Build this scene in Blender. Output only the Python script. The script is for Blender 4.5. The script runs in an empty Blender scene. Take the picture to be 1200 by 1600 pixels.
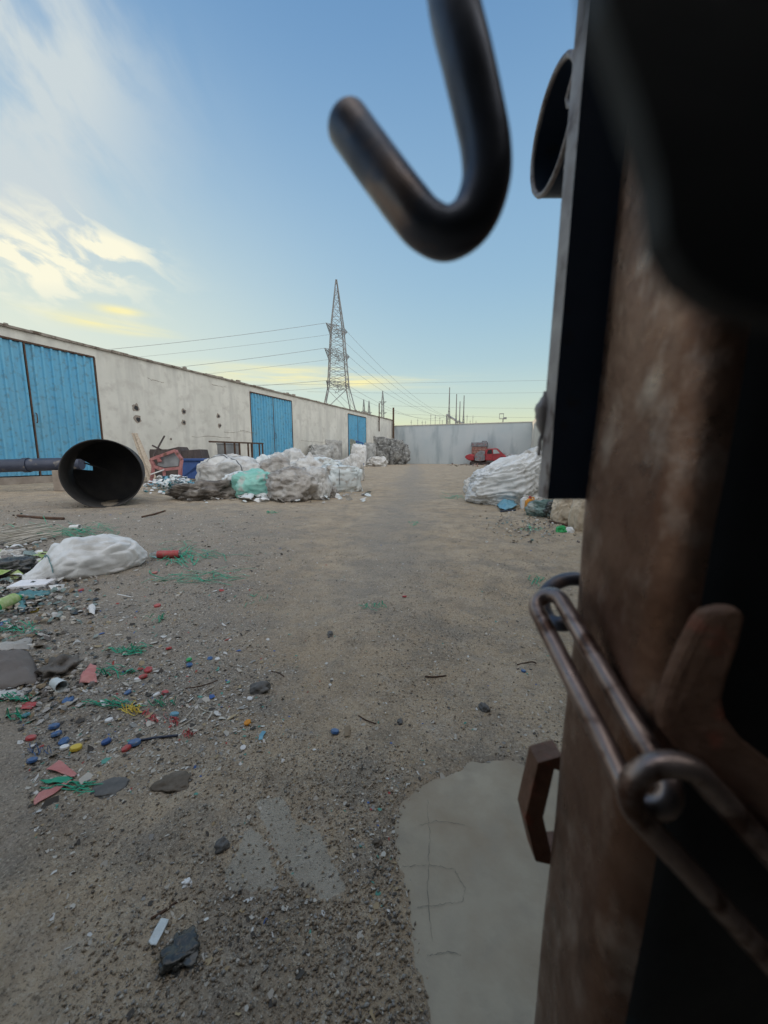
import bpy, bmesh, math, random
import numpy as np
from mathutils import Vector, Matrix, noise
SC = bpy.context.scene
COL = SC.collection
R = math.radians
random.seed(7)
rng = np.random.default_rng(11)

# ------------------------------------------------------------------ camera
FPX = 600.0
PITCH = math.atan(88 / 600.0)
YAW = math.atan(240 / 600.0 * math.cos(PITCH))
EYE = Vector((0, 0, 0.8))
FW = Vector((-math.sin(YAW) * math.cos(PITCH), math.cos(YAW) * math.cos(PITCH), -math.sin(PITCH)))
RT = Vector((math.cos(YAW), math.sin(YAW), 0))
UP = RT.cross(FW)
FH = Vector((-math.sin(YAW), math.cos(YAW), 0))
cam = bpy.data.cameras.new('camera')
cam.sensor_fit = 'HORIZONTAL'; cam.sensor_width = 36; cam.lens = 18
cam.clip_start = 0.01; cam.clip_end = 5000
cam.dof.use_dof = True; cam.dof.focus_distance = 6.0; cam.dof.aperture_fstop = 11.0
co = bpy.data.objects.new('camera', cam); COL.objects.link(co)
co.location = EYE; co.rotation_euler = (math.pi / 2 - PITCH, 0, YAW)
SC.camera = co
SC.view_settings.view_transform = 'Standard'; SC.view_settings.look = 'None'
SC.view_settings.exposure = 1.0; SC.view_settings.gamma = 1

def ray(px, py): return RT * ((px - 600) / FPX) + UP * ((800 - py) / FPX) + FW
def G(px, py, z=0.0):
    d = ray(px, py); return EYE + d * ((z - EYE.z) / d.z)
def PX(px, py, x): d = ray(px, py); return EYE + d * (x / d.x)
def PY(px, py, y): d = ray(px, py); return EYE + d * (y / d.y)
def PD(px, py, dep): return EYE + ray(px, py) * dep
def PB(px, py, b): d = ray(px, py); return EYE + d * (b / d.dot(FH))
def depth(p): return (Vector(p) - EYE).dot(FW)

# ------------------------------------------------------------------ world
SUN_EL, SUN_AZ = R(4.0), R(-82.0)       # azimuth measured clockwise from +Y
W = bpy.data.worlds.new('World'); SC.world = W; W.use_nodes = True
nt = W.node_tree; N = nt.nodes; LK = nt.links; N.clear()
def nd(t, **k):
    n = N.new(t)
    for a, v in k.items(): setattr(n, a, v)
    return n
def mth(op, a, b=None, c=None, clamp=False):
    n = N.new('ShaderNodeMath'); n.operation = op; n.use_clamp = clamp
    for i, v in enumerate((a, b, c)):
        if v is None: continue
        if isinstance(v, (int, float)): n.inputs[i].default_value = v
        else: LK.new(v, n.inputs[i])
    return n.outputs[0]
def wmix(f, a, b):
    n = N.new('ShaderNodeMix'); n.data_type = 'RGBA'
    if isinstance(f, float): n.inputs[0].default_value = f
    else: LK.new(f, n.inputs[0])
    for i, v in ((6, a), (7, b)):
        if isinstance(v, tuple): n.inputs[i].default_value = v + (1,)
        else: LK.new(v, n.inputs[i])
    return n.outputs[2]
sky = nd('ShaderNodeTexSky', sky_type='NISHITA', sun_disc=False)
sky.sun_elevation = SUN_EL; sky.sun_rotation = SUN_AZ
sky.air_density = 1.0; sky.dust_density = 1.2; sky.ozone_density = 2.2; sky.altitude = 0
tc = nd('ShaderNodeTexCoord')
sep = nd('ShaderNodeSeparateXYZ'); LK.new(tc.outputs['Generated'], sep.inputs[0])
az = mth('ARCTAN2', sep.outputs[0], sep.outputs[1])
el = mth('ARCSINE', sep.outputs[2])
# thin evening haze lightens the low sky and keeps the upper sky a clean blue
lo = mth('POWER', mth('SUBTRACT', 1.0, mth('MINIMUM', mth('DIVIDE', mth('MAXIMUM', el, 0.0), R(60)), 1.0)), 2.6)
ramp = nd('ShaderNodeValToRGB'); LK.new(mth('DIVIDE', mth('MAXIMUM', el, 0.0), R(90)), ramp.inputs[0])
cr_ = ramp.color_ramp; cr_.interpolation = 'B_SPLINE'
K6 = 4.0
stops = [(0.0, (3.05, 2.95, 1.45)), (0.035, (2.80, 2.85, 1.70)), (.08, (2.15, 2.60, 2.35)), (.14, (1.55, 2.20, 2.45)), (.24, (1.12, 1.85, 2.50)), (.36, (.92, 1.60, 2.38)), (.50, (.52, 1.12, 2.02)), (1.0, (.40, .85, 1.7))]
while len(cr_.elements) < len(stops): cr_.elements.new(.5)
for e_, (p_, c_) in zip(cr_.elements, stops): e_.position = p_; e_.color = tuple(v / K6 for v in c_) + (1,)
rsc = nd('ShaderNodeVectorMath', operation='SCALE'); LK.new(ramp.outputs[0], rsc.inputs[0]); rsc.inputs['Scale'].default_value = K6
def azel(px, py):
    d = ray(px, py).normalized(); return math.atan2(d.x, d.y), math.asin(d.z)
def blob(px, py, sx, sy, k=1.0):
    a0, e0 = azel(px, py)
    u = mth('DIVIDE', mth('SUBTRACT', az, a0), R(sx)); v = mth('DIVIDE', mth('SUBTRACT', el, e0), R(sy))
    s = mth('ADD', mth('MULTIPLY', u, u), mth('MULTIPLY', v, v))
    return mth('MULTIPLY', mth('EXPONENT', mth('MULTIPLY', s, -1.0)), k)
def cloud_noise(sx, sy, rot, seed, scale, dist=0.6, lo_=0.45, hi_=0.75, detail=8):
    cmb = nd('ShaderNodeCombineXYZ')
    ca, sa = math.cos(rot), math.sin(rot)
    LK.new(mth('MULTIPLY', mth('ADD', mth('MULTIPLY', az, ca), mth('MULTIPLY', el, sa)), sx), cmb.inputs[0])
    LK.new(mth('MULTIPLY', mth('ADD', mth('MULTIPLY', az, -sa), mth('MULTIPLY', el, ca)), sy), cmb.inputs[1])
    cmb.inputs[2].default_value = seed
    n = nd('ShaderNodeTexNoise'); LK.new(cmb.outputs[0], n.inputs['Vector'])
    n.inputs['Scale'].default_value = scale; n.inputs['Detail'].default_value = detail
    n.inputs['Roughness'].default_value = 0.55; n.inputs['Distortion'].default_value = dist
    mr = nd('ShaderNodeMapRange', interpolation_type='SMOOTHSTEP'); LK.new(n.outputs[0], mr.inputs[0])
    mr.inputs[1].default_value = lo_; mr.inputs[2].default_value = hi_
    return mr.outputs[0]
nA = cloud_noise(2.0, 4.0, R(-42), 3.1, 2.0, 0.3, 0.36, 0.66, 5)
nB = cloud_noise(3.0, 6.5, R(-16), 8.4, 3.4, 0.5, 0.42, 0.60, 7)
nC = cloud_noise(1.6, 15.0, R(0), 1.7, 2.0, 0.4, 0.40, 0.72)
wisp = mth('MULTIPLY', mth('ADD', mth('ADD', blob(-30, 150, 13, 9, 1.0), blob(40, 20, 10, 6, .9)), blob(-40, 280, 9, 6, .9)), mth('ADD', mth('MULTIPLY', nA, 0.9), 0.10))
puff = mth('MULTIPLY', mth('ADD', mth('ADD', mth('ADD', blob(50, 392, 9, 2.4, 1.5), blob(175, 388, 4.0, 1.5, 1.3)), blob(30, 440, 8, 2.5, .8)), blob(40, 318, 5, 1.3, .6)), nB)
band = mth('MULTIPLY', mth('ADD', mth('ADD', blob(500, 592, 13, 1.3, 2.4), blob(165, 508, 6, .7, 1.8)), blob(190, 487, 2.2, .5, 1.8)), nC)
hz = mth('MULTIPLY', mth('EXPONENT', mth('MULTIPLY', mth('MAXIMUM', el, 0.0), -9.0)), 1.0)
gl = mth('MULTIPLY', blob(-60, 520, 34, 17, 1.0), 1.0)
CS = 1.0
GL_COL = (2.6, 2.75, 2.25); WISP = (2.0, 2.25, 2.35); PUFF = (3.25, 3.15, 2.50); BAND = (3.2, 2.95, 1.6)
c = wmix(0.80, sky.outputs[0], rsc.outputs[0])
c = wmix(mth('MULTIPLY', gl, 0.75), c, GL_COL)
c = wmix(mth('MINIMUM', mth('MULTIPLY', wisp, 0.85), 1.0), c, WISP)
c = wmix(mth('MINIMUM', mth('MULTIPLY', band, 0.75), 1.0), c, BAND)
c = wmix(mth('MINIMUM', mth('MULTIPLY', puff, 0.8), 1.0), c, PUFF)
# bright veil added to the unseen eastern sky behind the camera, as fill light
BK = Vector((.60, -.55, .58)).normalized(); dt = nd('ShaderNodeVectorMath', operation='DOT_PRODUCT'); LK.new(tc.outputs['Generated'], dt.inputs[0]); dt.inputs[1].default_value = BK
mr = nd('ShaderNodeMapRange', interpolation_type='SMOOTHSTEP'); LK.new(dt.outputs['Value'], mr.inputs[0]); mr.inputs[1].default_value = .08; mr.inputs[2].default_value = .75
c = wmix(mr.outputs[0], c, (4.7, 4.75, 4.75))
bg = nd('ShaderNodeBackground'); LK.new(c, bg.inputs[0]); bg.inputs[1].default_value = 0.15
out = nd('ShaderNodeOutputWorld'); LK.new(bg.outputs[0], out.inputs[0])

sun = bpy.data.lights.new('sun', 'SUN'); sun.energy = 1.0; sun.angle = R(0.5); sun.color = (1.0, 0.80, 0.58)
so = bpy.data.objects.new('sun', sun); COL.objects.link(so)
sd = Vector((math.sin(SUN_AZ) * math.cos(SUN_EL), math.cos(SUN_AZ) * math.cos(SUN_EL), math.sin(SUN_EL)))
so.rotation_euler = sd.to_track_quat('Z', 'Y').to_euler(); so.location = (0, 0, 30)

# ------------------------------------------------------------------ materials
def mat(name, c1, c2=None, scale=5.0, rough=0.8, metal=0.0, bump=0.2, bscale=30.0, c3=None, s3=3.0, t3=0.58,
        stretch=(1, 1, 1), detail=6.0, bdist=0.01, lo=0.35, hi=0.65, trans=0.0, spec=0.4, c4=None, s4=2.0, t4=0.6, stretch3=None, coord='Object', soft=0.06, st4=None):
    m = bpy.data.materials.new(name); m.use_nodes = True
    t = m.node_tree; n = t.nodes; l = t.links
    b = n['Principled BSDF']
    tcn = n.new('ShaderNodeTexCoord')
    def noise_(s, st, off=0.0, det=detail, rgh=0.55):
        mp = n.new('ShaderNodeMapping'); l.new(tcn.outputs[coord], mp.inputs[0])
        mp.inputs['Scale'].default_value = st; mp.inputs['Location'].default_value = (off, off * 1.7, off * .6)
        x = n.new('ShaderNodeTexNoise'); l.new(mp.outputs[0], x.inputs['Vector'])
        x.inputs['Scale'].default_value = s; x.inputs['Detail'].default_value = det; x.inputs['Roughness'].default_value = rgh
        return x.outputs[0]
    def rng_(s, a, bb):
        r = n.new('ShaderNodeMapRange'); l.new(s, r.inputs[0]); r.inputs[1].default_value = a; r.inputs[2].default_value = bb
        return r.outputs[0]
    def mx(f, a, bb):
        x = n.new('ShaderNodeMix'); x.data_type = 'RGBA'; l.new(f, x.inputs[0])
        for i, v in ((6, a), (7, bb)):
            if isinstance(v, tuple): x.inputs[i].default_value = v + (1,)
            else: l.new(v, x.inputs[i])
        return x.outputs[2]
    base = None
    if c2 is not None: base = mx(rng_(noise_(scale, stretch), lo, hi), c1, c2)
    else: base = mx(rng_(noise_(scale, stretch), 0.2, 0.8), tuple(v * .86 for v in c1), tuple(min(1, v * 1.12) for v in c1))
    if c3 is not None: base = mx(rng_(noise_(s3, stretch3 or stretch, 5.3), t3 - soft, t3 + soft), base, c3)
    if c4 is not None: base = mx(rng_(noise_(s4, st4 or (1, 1, 1), 11.9), t4 - soft, t4 + soft), base, c4)
    l.new(base, b.inputs['Base Color'])
    rr = rng_(noise_(scale * 2.3, (1, 1, 1), 2.2), 0.3, 0.7)
    mm = n.new('ShaderNodeMath'); mm.operation = 'MULTIPLY_ADD'; l.new(rr, mm.inputs[0]); mm.inputs[1].default_value = .22; mm.inputs[2].default_value = max(0.02, rough - .11); mm.use_clamp = True
    l.new(mm.outputs[0], b.inputs['Roughness'])
    b.inputs['Metallic'].default_value = metal
    b.inputs['Specular IOR Level'].default_value = spec
    if trans: b.inputs['Transmission Weight'].default_value = trans
    if bump:
        bp = n.new('ShaderNodeBump'); l.new(noise_(bscale, (1, 1, 1), 7.7, 8, .6), bp.inputs['Height'])
        bp.inputs['Strength'].default_value = bump; bp.inputs['Distance'].default_value = bdist
        l.new(bp.outputs[0], b.inputs['Normal'])
    return m

M = {}
M['plaster'] = mat('weathered_plaster', (.58, .57, .52), (.68, .665, .61), 0.8, .9, bump=.5, bscale=9, bdist=.02, c3=(.50, .49, .455), s3=1.6, t3=.61,
                   stretch3=(1, 1.6, .22), c4=(.50, .48, .44), s4=3, t4=.62, soft=.12)
M['coping'] = mat('coping_concrete', (.22, .19, .16), (.34, .30, .26), 3, .95, bump=.8, bscale=14, bdist=.03, c3=(.12, .09, .07), s3=5)
M['farwall'] = mat('painted_wall', (.42, .475, .505), (.50, .53, .545), .35, .85, bump=.25, bscale=6, c3=(.30, .35, .38), s3=1.2, t3=.64, soft=.12, stretch3=(1.2, 1, .3))
M['sidewall'] = mat('cream_wall', (.70, .66, .58), (.60, .56, .50), 1, .9, bump=.4, bscale=8)
M['bluedoor'] = mat('blue_door_paint', (.105, .36, .56), (.135, .42, .62), 1.3, .5, bump=.12, bscale=5, c3=(.16, .40, .55), s3=2.2, t3=.58, soft=.15, stretch3=(1, 1.5, .35),
                    c4=(.12, .18, .21), s4=7, t4=.67)
M['rustbar'] = mat('rusted_iron', (.07, .045, .035), (.13, .075, .05), 14, .8, .3, bump=.4, bscale=60, bdist=.004)
M['kerb'] = mat('sill_concrete', (.24, .20, .17), (.33, .29, .25), 4, .95, bump=.6, bscale=20)
M['drum'] = mat('blackened_steel', (.030, .030, .033), (.055, .052, .052), 3, .75, .35, bump=.3, bscale=15, c3=(.10, .07, .055), s3=4, t3=.62)
M['drumin'] = mat('sooty_steel_hole_shade', (.035, .036, .040), (.055, .052, .050), 3, .9, 0, bump=.3, bscale=15)
M['pipe'] = mat('dark_blue_pipe', (.035, .045, .075), (.055, .065, .10), 6, .4, .1, bump=.1, bscale=30, c3=(.22, .20, .18), s3=6, t3=.64)
M['navy'] = mat('navy_plastic', (.025, .07, .22), (.04, .095, .28), 4, .5, bump=.1)
M['darkwood'] = mat('dark_board', (.05, .04, .04), (.09, .07, .065), 8, .8, bump=.3, stretch=(1, 1, .3))
M['wood'] = mat('raw_wood', (.28, .20, .13), (.38, .29, .20), 9, .85, bump=.4, stretch=(.3, 1, 1))
M['palewood'] = mat('pale_wood', (.45, .38, .30), (.32, .26, .20), 20, .85, bump=.3)
M['pinkmetal'] = mat('faded_red_metal', (.34, .13, .13), (.42, .20, .19), 5, .6, .1, bump=.2, c3=(.16, .08, .06), s3=7)
M['graymetal'] = mat('galvanised_steel', (.20, .21, .22), (.30, .31, .32), 3, .6, .4, bump=.1)
M['pylon'] = mat('pylon_steel', (.20, .205, .21), (.28, .28, .285), .4, .6, .4, bump=0)
M['wire'] = mat('cable_metal', (.26, .26, .27), None, 1, .5, .3, bump=0)
M['sackwhite'] = mat('woven_sack_white', (.62, .63, .64), (.72, .73, .74), 3, .6, bump=.35, bscale=40, bdist=.006, c3=(.45, .44, .42), s3=4, t3=.62)
M['sackgrey'] = mat('woven_sack_grey', (.50, .495, .485), (.64, .64, .63), 3, .5, bump=.6, bscale=16, bdist=.03, c3=(.27, .235, .205), s3=3.2, t3=.58, c4=(.60, .61, .61), s4=4, t4=.6, soft=.14)
M['sackdirty'] = mat('dirty_film_sack', (.30, .275, .25), (.46, .435, .41), 4, .42, bump=.7, bscale=16, bdist=.03, c3=(.15, .13, .115), s3=4, t3=.57, c4=(.50, .49, .48), s4=6, t4=.62, soft=.12, stretch3=(.4, 1, 2))
M['sackgreen'] = mat('sea_green_sack', (.18, .46, .40), (.28, .56, .50), 5, .6, bump=.4, bscale=25, bdist=.01, c3=(.42, .46, .44), s3=5, t3=.6)
M['sackdark'] = mat('dark_film', (.08, .07, .062), (.16, .14, .125), 5, .6, bump=.6, bscale=18, bdist=.03, c3=(.32, .29, .26), s3=5, t3=.58, soft=.1)
M['sackblue'] = mat('pale_blue_sack', (.52, .58, .60), (.66, .70, .71), 4, .5, bump=.5, bscale=25, bdist=.012, c3=(.33, .30, .27), s3=5, t3=.58)
M['sackbeige'] = mat('beige_sack', (.46, .38, .29), (.56, .48, .38), 6, .8, bump=.5, bscale=25, c3=(.30, .24, .18), s3=8)
M['bale'] = mat('pressed_film_bale', (.34, .34, .335), (.46, .46, .45), 4, .5, bump=.8, bscale=9, bdist=.06, c3=(.22, .215, .20), s3=3, t3=.58, c4=(.56, .57, .56), s4=4, t4=.62, soft=.14)
M['balegreen'] = mat('mesh_bale', (.22, .24, .20), (.34, .34, .30), 5, .6, bump=.8, bscale=9, bdist=.06, c3=(.13, .15, .11), s3=3, t3=.56, soft=.12)
M['baledark'] = mat('dark_film_bale', (.16, .16, .155), (.28, .28, .27), 4, .5, bump=.9, bscale=8, bdist=.08, c3=(.09, .09, .09), s3=3, t3=.56, c4=(.46, .47, .47), s4=5, t4=.62, soft=.10)
M['strap'] = mat('grey_strap', (.12, .13, .14), None, 10, .6)
M['greencord'] = mat('green_strap', (.015, .26, .15), (.03, .36, .22), 12, .5, bump=0)
M['teal'] = mat('teal_film', (.06, .19, .22), (.12, .28, .30), 10, .45, bump=.2)
M['filmteal'] = mat('dull_teal_film', (.10, .17, .16), (.22, .28, .27), 6, .5, bump=.5, c3=(.40, .42, .40), s3=6, t3=.6)
M['red'] = mat('red_plastic', (.40, .05, .055), (.50, .10, .10), 20, .45, bump=0, c3=(.30, .20, .17), s3=90, t3=.6)
M['blue'] = mat('blue_plastic', (.045, .11, .27), (.08, .16, .32), 20, .4, bump=0, c3=(.20, .22, .26), s3=90, t3=.6)
M['lightblue'] = mat('light_blue_plastic', (.12, .30, .42), (.18, .38, .48), 20, .5, bump=0)
M['yellow'] = mat('yellow_plastic', (.58, .42, .05), (.66, .50, .08), 20, .5, bump=0)
M['orange'] = mat('orange_plastic', (.62, .24, .02), (.68, .30, .03), 20, .4, bump=0)
M['white'] = mat('white_plastic', (.66, .66, .66), (.74, .74, .75), 10, .5, bump=.1)
M['foam'] = mat('white_foam', (.74, .75, .80), (.80, .81, .85), 30, .8, bump=.2, bscale=120)
M['green'] = mat('green_plastic', (.02, .30, .08), (.03, .38, .12), 20, .35, bump=0)
M['lime'] = mat('lime_label', (.26, .40, .10), (.50, .56, .30), 30, .5, bump=0)
M['pet'] = mat('clear_plastic', (.75, .80, .80), None, 10, .15, bump=.1, bscale=40, trans=.75, spec=.5)
M['petblack'] = mat('black_film', (.022, .024, .024), (.06, .062, .06), 30, .16, bump=.4, bscale=30, spec=.6)
M['pink'] = mat('faded_pink_cloth', (.50, .19, .18), (.58, .27, .25), 20, .85, bump=.3, bscale=150)
M['cardboard'] = mat('wet_cardboard', (.20, .15, .10), (.28, .22, .15), 10, .9, bump=.3, bscale=60)
M['browncloth'] = mat('dirty_cloth', (.14, .12, .11), (.20, .18, .17), 6, .9, bump=.3, bscale=60)
M['twig'] = mat('bleached_cord', (.42, .38, .32), (.52, .48, .42), 40, .8, bump=0)
M['stone'] = mat('grey_stone', (.10, .10, .10), (.15, .145, .14), 30, .85, bump=.5, bscale=120, bdist=.002)
M['brownstone'] = mat('brown_stone', (.11, .09, .07), (.16, .135, .11), 30, .9, bump=.6, bscale=120, bdist=.003)
M['concrete'] = mat('worn_concrete', (.325, .285, .22), (.39, .345, .27), 2.5, .9, bump=.5, bscale=90, bdist=.002, c3=(.27, .215, .155), s3=5, t3=.56, soft=.12, c4=(.30, .265, .21), s4=14, t4=.60)
M['carred'] = mat('faded_red_paint', (.36, .03, .04), (.28, .035, .045), 2, .35, .1, bump=.05, c3=(.18, .10, .10), s3=3, t3=.66)
M['carwreck'] = mat('burnt_body_metal', (.16, .17, .18), (.26, .27, .29), 4, .7, .3, bump=.5, bscale=10, c3=(.35, .08, .08), s3=5, t3=.62)
M['glass'] = mat('car_glass', (.30, .34, .36), None, 2, .1, 0, bump=0, spec=.8)
M['blackrub'] = mat('black_rubber', (.02, .02, .022), (.035, .035, .035), 6, .8, bump=.3)
M['brick'] = mat('old_red_brick', (.30, .12, .10), (.36, .24, .20), 5, .9, bump=.5, c3=(.18, .09, .07), s3=8)
M['rustpost'] = mat('rusty_gate_steel', (.150, .080, .055), (.205, .122, .088), 45, .33, .82, bump=.55, bscale=75, bdist=.0014, c3=(.34, .26, .22), s3=60, t3=.62, stretch3=(1, 1, .6),
                    c4=(.095, .050, .032), s4=50, t4=.62, detail=8, soft=.10, st4=(1, 1, .7))
M['gatedark'] = mat('dark_navy_gate_paint', (.020, .034, .060), (.028, .044, .075), 9, .55, .1, bump=.3, bscale=60, bdist=.001, c3=(.035, .03, .028), s3=30, t3=.66)
M['gateblack'] = mat('shade_black_gate_paint', (.007, .008, .010), (.013, .014, .017), 12, .6, 0, bump=.3, bscale=70, bdist=.001, c3=(.01, .06, .09), s3=14, t3=.70, stretch3=(1, 1, .4))  # near-black base stands for shade; teal flecks are old paint
M['edge'] = mat('lit_edge_weld_steel', (.30, .26, .25), (.42, .38, .37), 50, .6, .4, bump=.5, bscale=200, bdist=.0006, c3=(.14, .10, .09), s3=70)
M['hook'] = mat('hook_iron', (.07, .08, .11), (.10, .105, .13), 30, .38, .6, bump=.25, bscale=150, bdist=.0006, c3=(.20, .15, .13), s3=45, t3=.60)
M['chain'] = mat('chain_iron', (.26, .19, .165), (.37, .285, .255), 60, .36, .8, bump=.3, bscale=220, bdist=.0005, c3=(.10, .055, .04), s3=70, t3=.58)
M['hasp'] = mat('rust_orange_plate', (.12, .058, .036), (.18, .095, .062), 70, .55, .3, bump=.8, bscale=180, bdist=.0014, c3=(.26, .08, .05), s3=60, t3=.63)
M['shelldark'] = mat('shade_shell_dark', (.04, .038, .036), None, 2, .9, bump=.2)

# ------------------------------------------------------------------ mesh helpers
ORG = {}
class MB:
    def __init__(s): s.v = []; s.f = []; s.mi = []
    def add(s, vs, fs, mi=0):
        o = len(s.v); s.v += [tuple(v) for v in vs]; s.f += [tuple(i + o for i in f) for f in fs]; s.mi += [mi] * len(fs)
    def box(s, c, size, rot=None, mi=0, taper=1.0):
        x, y, z = size[0] / 2, size[1] / 2, size[2] / 2
        vs = [Vector((i * x * (taper if k > 0 else 1), j * y * (taper if k > 0 else 1), k * z)) for k in (-1, 1) for j in (-1, 1) for i in (-1, 1)]
        if rot is not None: vs = [rot @ v for v in vs]
        c = Vector(c)
        s.add([v + c for v in vs], [(0, 2, 3, 1), (4, 5, 7, 6), (0, 1, 5, 4), (2, 6, 7, 3), (0, 4, 6, 2), (1, 3, 7, 5)], mi)
    def bar(s, a, b, w, h=None, mi=0):
        a = Vector(a); b = Vector(b); d = b - a
        q = d.to_track_quat('Z', 'Y').to_matrix()
        s.box((a + b) / 2, (w, h or w, d.length), q, mi)
    def tube(s, pts, r, n=8, mi=0, closed=False, flat=1.0, cap=True):
        pts = [Vector(p) for p in pts]; m = len(pts)
        rs = r if isinstance(r, (list, tuple)) else [r] * m
        vs = []; prev = None
        for i, p in enumerate(pts):
            if closed: t = (pts[(i + 1) % m] - pts[i - 1])
            else: t = pts[min(i + 1, m - 1)] - pts[max(i - 1, 0)]
            t.normalize()
            if prev is None:
                a = Vector((0, 0, 1)) if abs(t.z) < .9 else Vector((1, 0, 0))
                u = t.cross(a).normalized()
            else:
                u = (prev - t * prev.dot(t)).normalized()
            prev = u; w = t.cross(u)
            for k in range(n):
                an = 2 * math.pi * k / n
                vs.append(p + u * (math.cos(an) * rs[i]) + w * (math.sin(an) * rs[i] * flat))
        fs = []
        for i in range(m if closed else m - 1):
            j = (i + 1) % m
            for k in range(n):
                fs.append((i * n + k, i * n + (k + 1) % n, j * n + (k + 1) % n, j * n + k))
        if not closed and cap:
            fs.append(tuple(range(n - 1, -1, -1))); fs.append(tuple((m - 1) * n + k for k in range(n)))
        s.add(vs, fs, mi)
    def prism(s, poly, vec, mi=0):
        n = len(poly); vec = Vector(vec)
        vs = [Vector(p) for p in poly] + [Vector(p) + vec for p in poly]
        fs = [tuple(range(n - 1, -1, -1)), tuple(range(n, 2 * n))] + [(i, (i + 1) % n, (i + 1) % n + n, i + n) for i in range(n)]
        s.add(vs, fs, mi)
    def lathe(s, prof, c, axis=(0, 0, 1), n=24, mi=0):
        q = Vector(axis).to_track_quat('Z', 'Y').to_matrix(); c = Vector(c); vs = []
        for r, z in prof:
            for k in range(n):
                a = 2 * math.pi * k / n; vs.append(c + q @ Vector((r * math.cos(a), r * math.sin(a), z)))
        fs = [(i * n + k, i * n + (k + 1) % n, (i + 1) * n + (k + 1) % n, (i + 1) * n + k) for i in range(len(prof) - 1) for k in range(n)]
        s.add(vs, fs, mi)
    def build(s, name, mats, parent=None, smooth=False, bevel=0.0, origin=None, auto=None):
        vs = [Vector(v) for v in s.v]
        if parent is not None: o = ORG[parent.name]
        elif origin is not None: o = Vector(origin)
        else:
            xs = [v.x for v in vs]; ys = [v.y for v in vs]; zs = [v.z for v in vs]
            o = Vector(((min(xs) + max(xs)) / 2, (min(ys) + max(ys)) / 2, min(zs)))
        me = bpy.data.meshes.new(name)
        me.from_pydata([v - o for v in vs], [], s.f)
        for m in (mats if isinstance(mats, (list, tuple)) else [mats]): me.materials.append(m)
        me.polygons.foreach_set('material_index', s.mi)
        if smooth: me.polygons.foreach_set('use_smooth', [True] * len(me.polygons))
        me.validate(); me.update()
        bm = bmesh.new(); bm.from_mesh(me); bmesh.ops.recalc_face_normals(bm, faces=bm.faces); bm.to_mesh(me); bm.free()
        ob = bpy.data.objects.new(name, me); COL.objects.link(ob)
        if parent is not None: ob.parent = parent
        else: ob.location = o
        ORG[ob.name] = o
        if bevel:
            b = ob.modifiers.new('bevel', 'BEVEL'); b.width = bevel; b.segments = 2; b.limit_method = 'ANGLE'
        if auto: me.set_sharp_from_angle(angle=R(auto))
        return ob
def tag(o, label=None, cat=None, group=None, kind=None):
    if label: o['label'] = label
    if cat: o['category'] = cat
    if group: o['group'] = group
    if kind: o['kind'] = kind
    return o
def empty(name, loc, label, cat, group=None):
    o = bpy.data.objects.new(name, None); COL.objects.link(o); o.location = loc; o.empty_display_size = .1
    ORG[o.name] = Vector(loc); return tag(o, label, cat, group)
def P_(mb, name, m, parent, **k): return mb.build(name, m, parent, **k)

# numpy value noise
def vn(x, y, seed=0):
    x = np.asarray(x, float); y = np.asarray(y, float)
    ix = np.floor(x).astype(np.int64); iy = np.floor(y).astype(np.int64); fx = x - ix; fy = y - iy
    fx = fx * fx * (3 - 2 * fx); fy = fy * fy * (3 - 2 * fy)
    def h(a, b):
        n = (a * 374761393 + b * 668265263 + seed * 974634777) & 0xffffffff
        n = ((n ^ (n >> 13)) * 1274126177) & 0xffffffff
        return ((n ^ (n >> 16)) & 0xffff) / 65535.0
    return (h(ix, iy) * (1 - fx) + h(ix + 1, iy) * fx) * (1 - fy) + (h(ix, iy + 1) * (1 - fx) + h(ix + 1, iy + 1) * fx) * fy
def fbm(x, y, f, o=4, seed=0):
    s = 0; a = .5
    for i in range(o): s = s + a * (vn(np.asarray(x) * f, np.asarray(y) * f, seed + i) - .5); f *= 2.03; a *= .5
    return s

# ------------------------------------------------------------------ ground
def in_poly(x, y, poly):
    x = np.asarray(x, float); y = np.asarray(y, float); ins = np.zeros(x.shape, bool); n = len(poly)
    for i in range(n):
        x1, y1 = poly[i][:2]; x2, y2 = poly[(i + 1) % n][:2]
        c = ((y1 > y) != (y2 > y)) & (x < (x2 - x1) * (y - y1) / ((y2 - y1) or 1e-9) + x1); ins ^= c
    return ins
def seg_dist(x, y, poly):
    d = np.full(np.shape(x), 1e9)
    for i in range(len(poly)):
        a = np.array(poly[i][:2]); b = np.array(poly[(i + 1) % len(poly)][:2]); ab = b - a
        t = np.clip(((x - a[0]) * ab[0] + (y - a[1]) * ab[1]) / (ab @ ab), 0, 1)
        d = np.minimum(d, np.hypot(x - a[0] - t * ab[0], y - a[1] - t * ab[1]))
    return d
slab_px = [(632, 1270), (650, 1240), (690, 1225), (735, 1195), (790, 1185), (830, 1195), (900, 1190), (1000, 1200), (1150, 1300), (1150, 1700), (685, 1700), (672, 1600), (655, 1540), (645, 1500), (632, 1440), (622, 1370), (625, 1310)]
slab = [tuple(G(*p).xy) for p in slab_px]
sm_px = [[(398, 1250), (440, 1245), (455, 1270), (475, 1330), (500, 1385), (470, 1392), (440, 1350), (415, 1300)],
         [(385, 1290), (405, 1300), (430, 1350), (435, 1385), (400, 1395), (358, 1390), (352, 1365), (372, 1330)],
         [(465, 1280), (500, 1300), (530, 1370), (545, 1395), (500, 1410), (478, 1370)]]
smears = [[tuple(G(*p).xy) for p in q] for q in sm_px]
zone = [tuple(G(*p).xy) for p in [(470, 800), (440, 880), (420, 960), (395, 1060), (330, 1150), (230, 1180), (110, 1210), (40, 1290), (-60, 1330), (-600, 1300), (-1500, 900), (-2500, 800), (150, 790)]]
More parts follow.
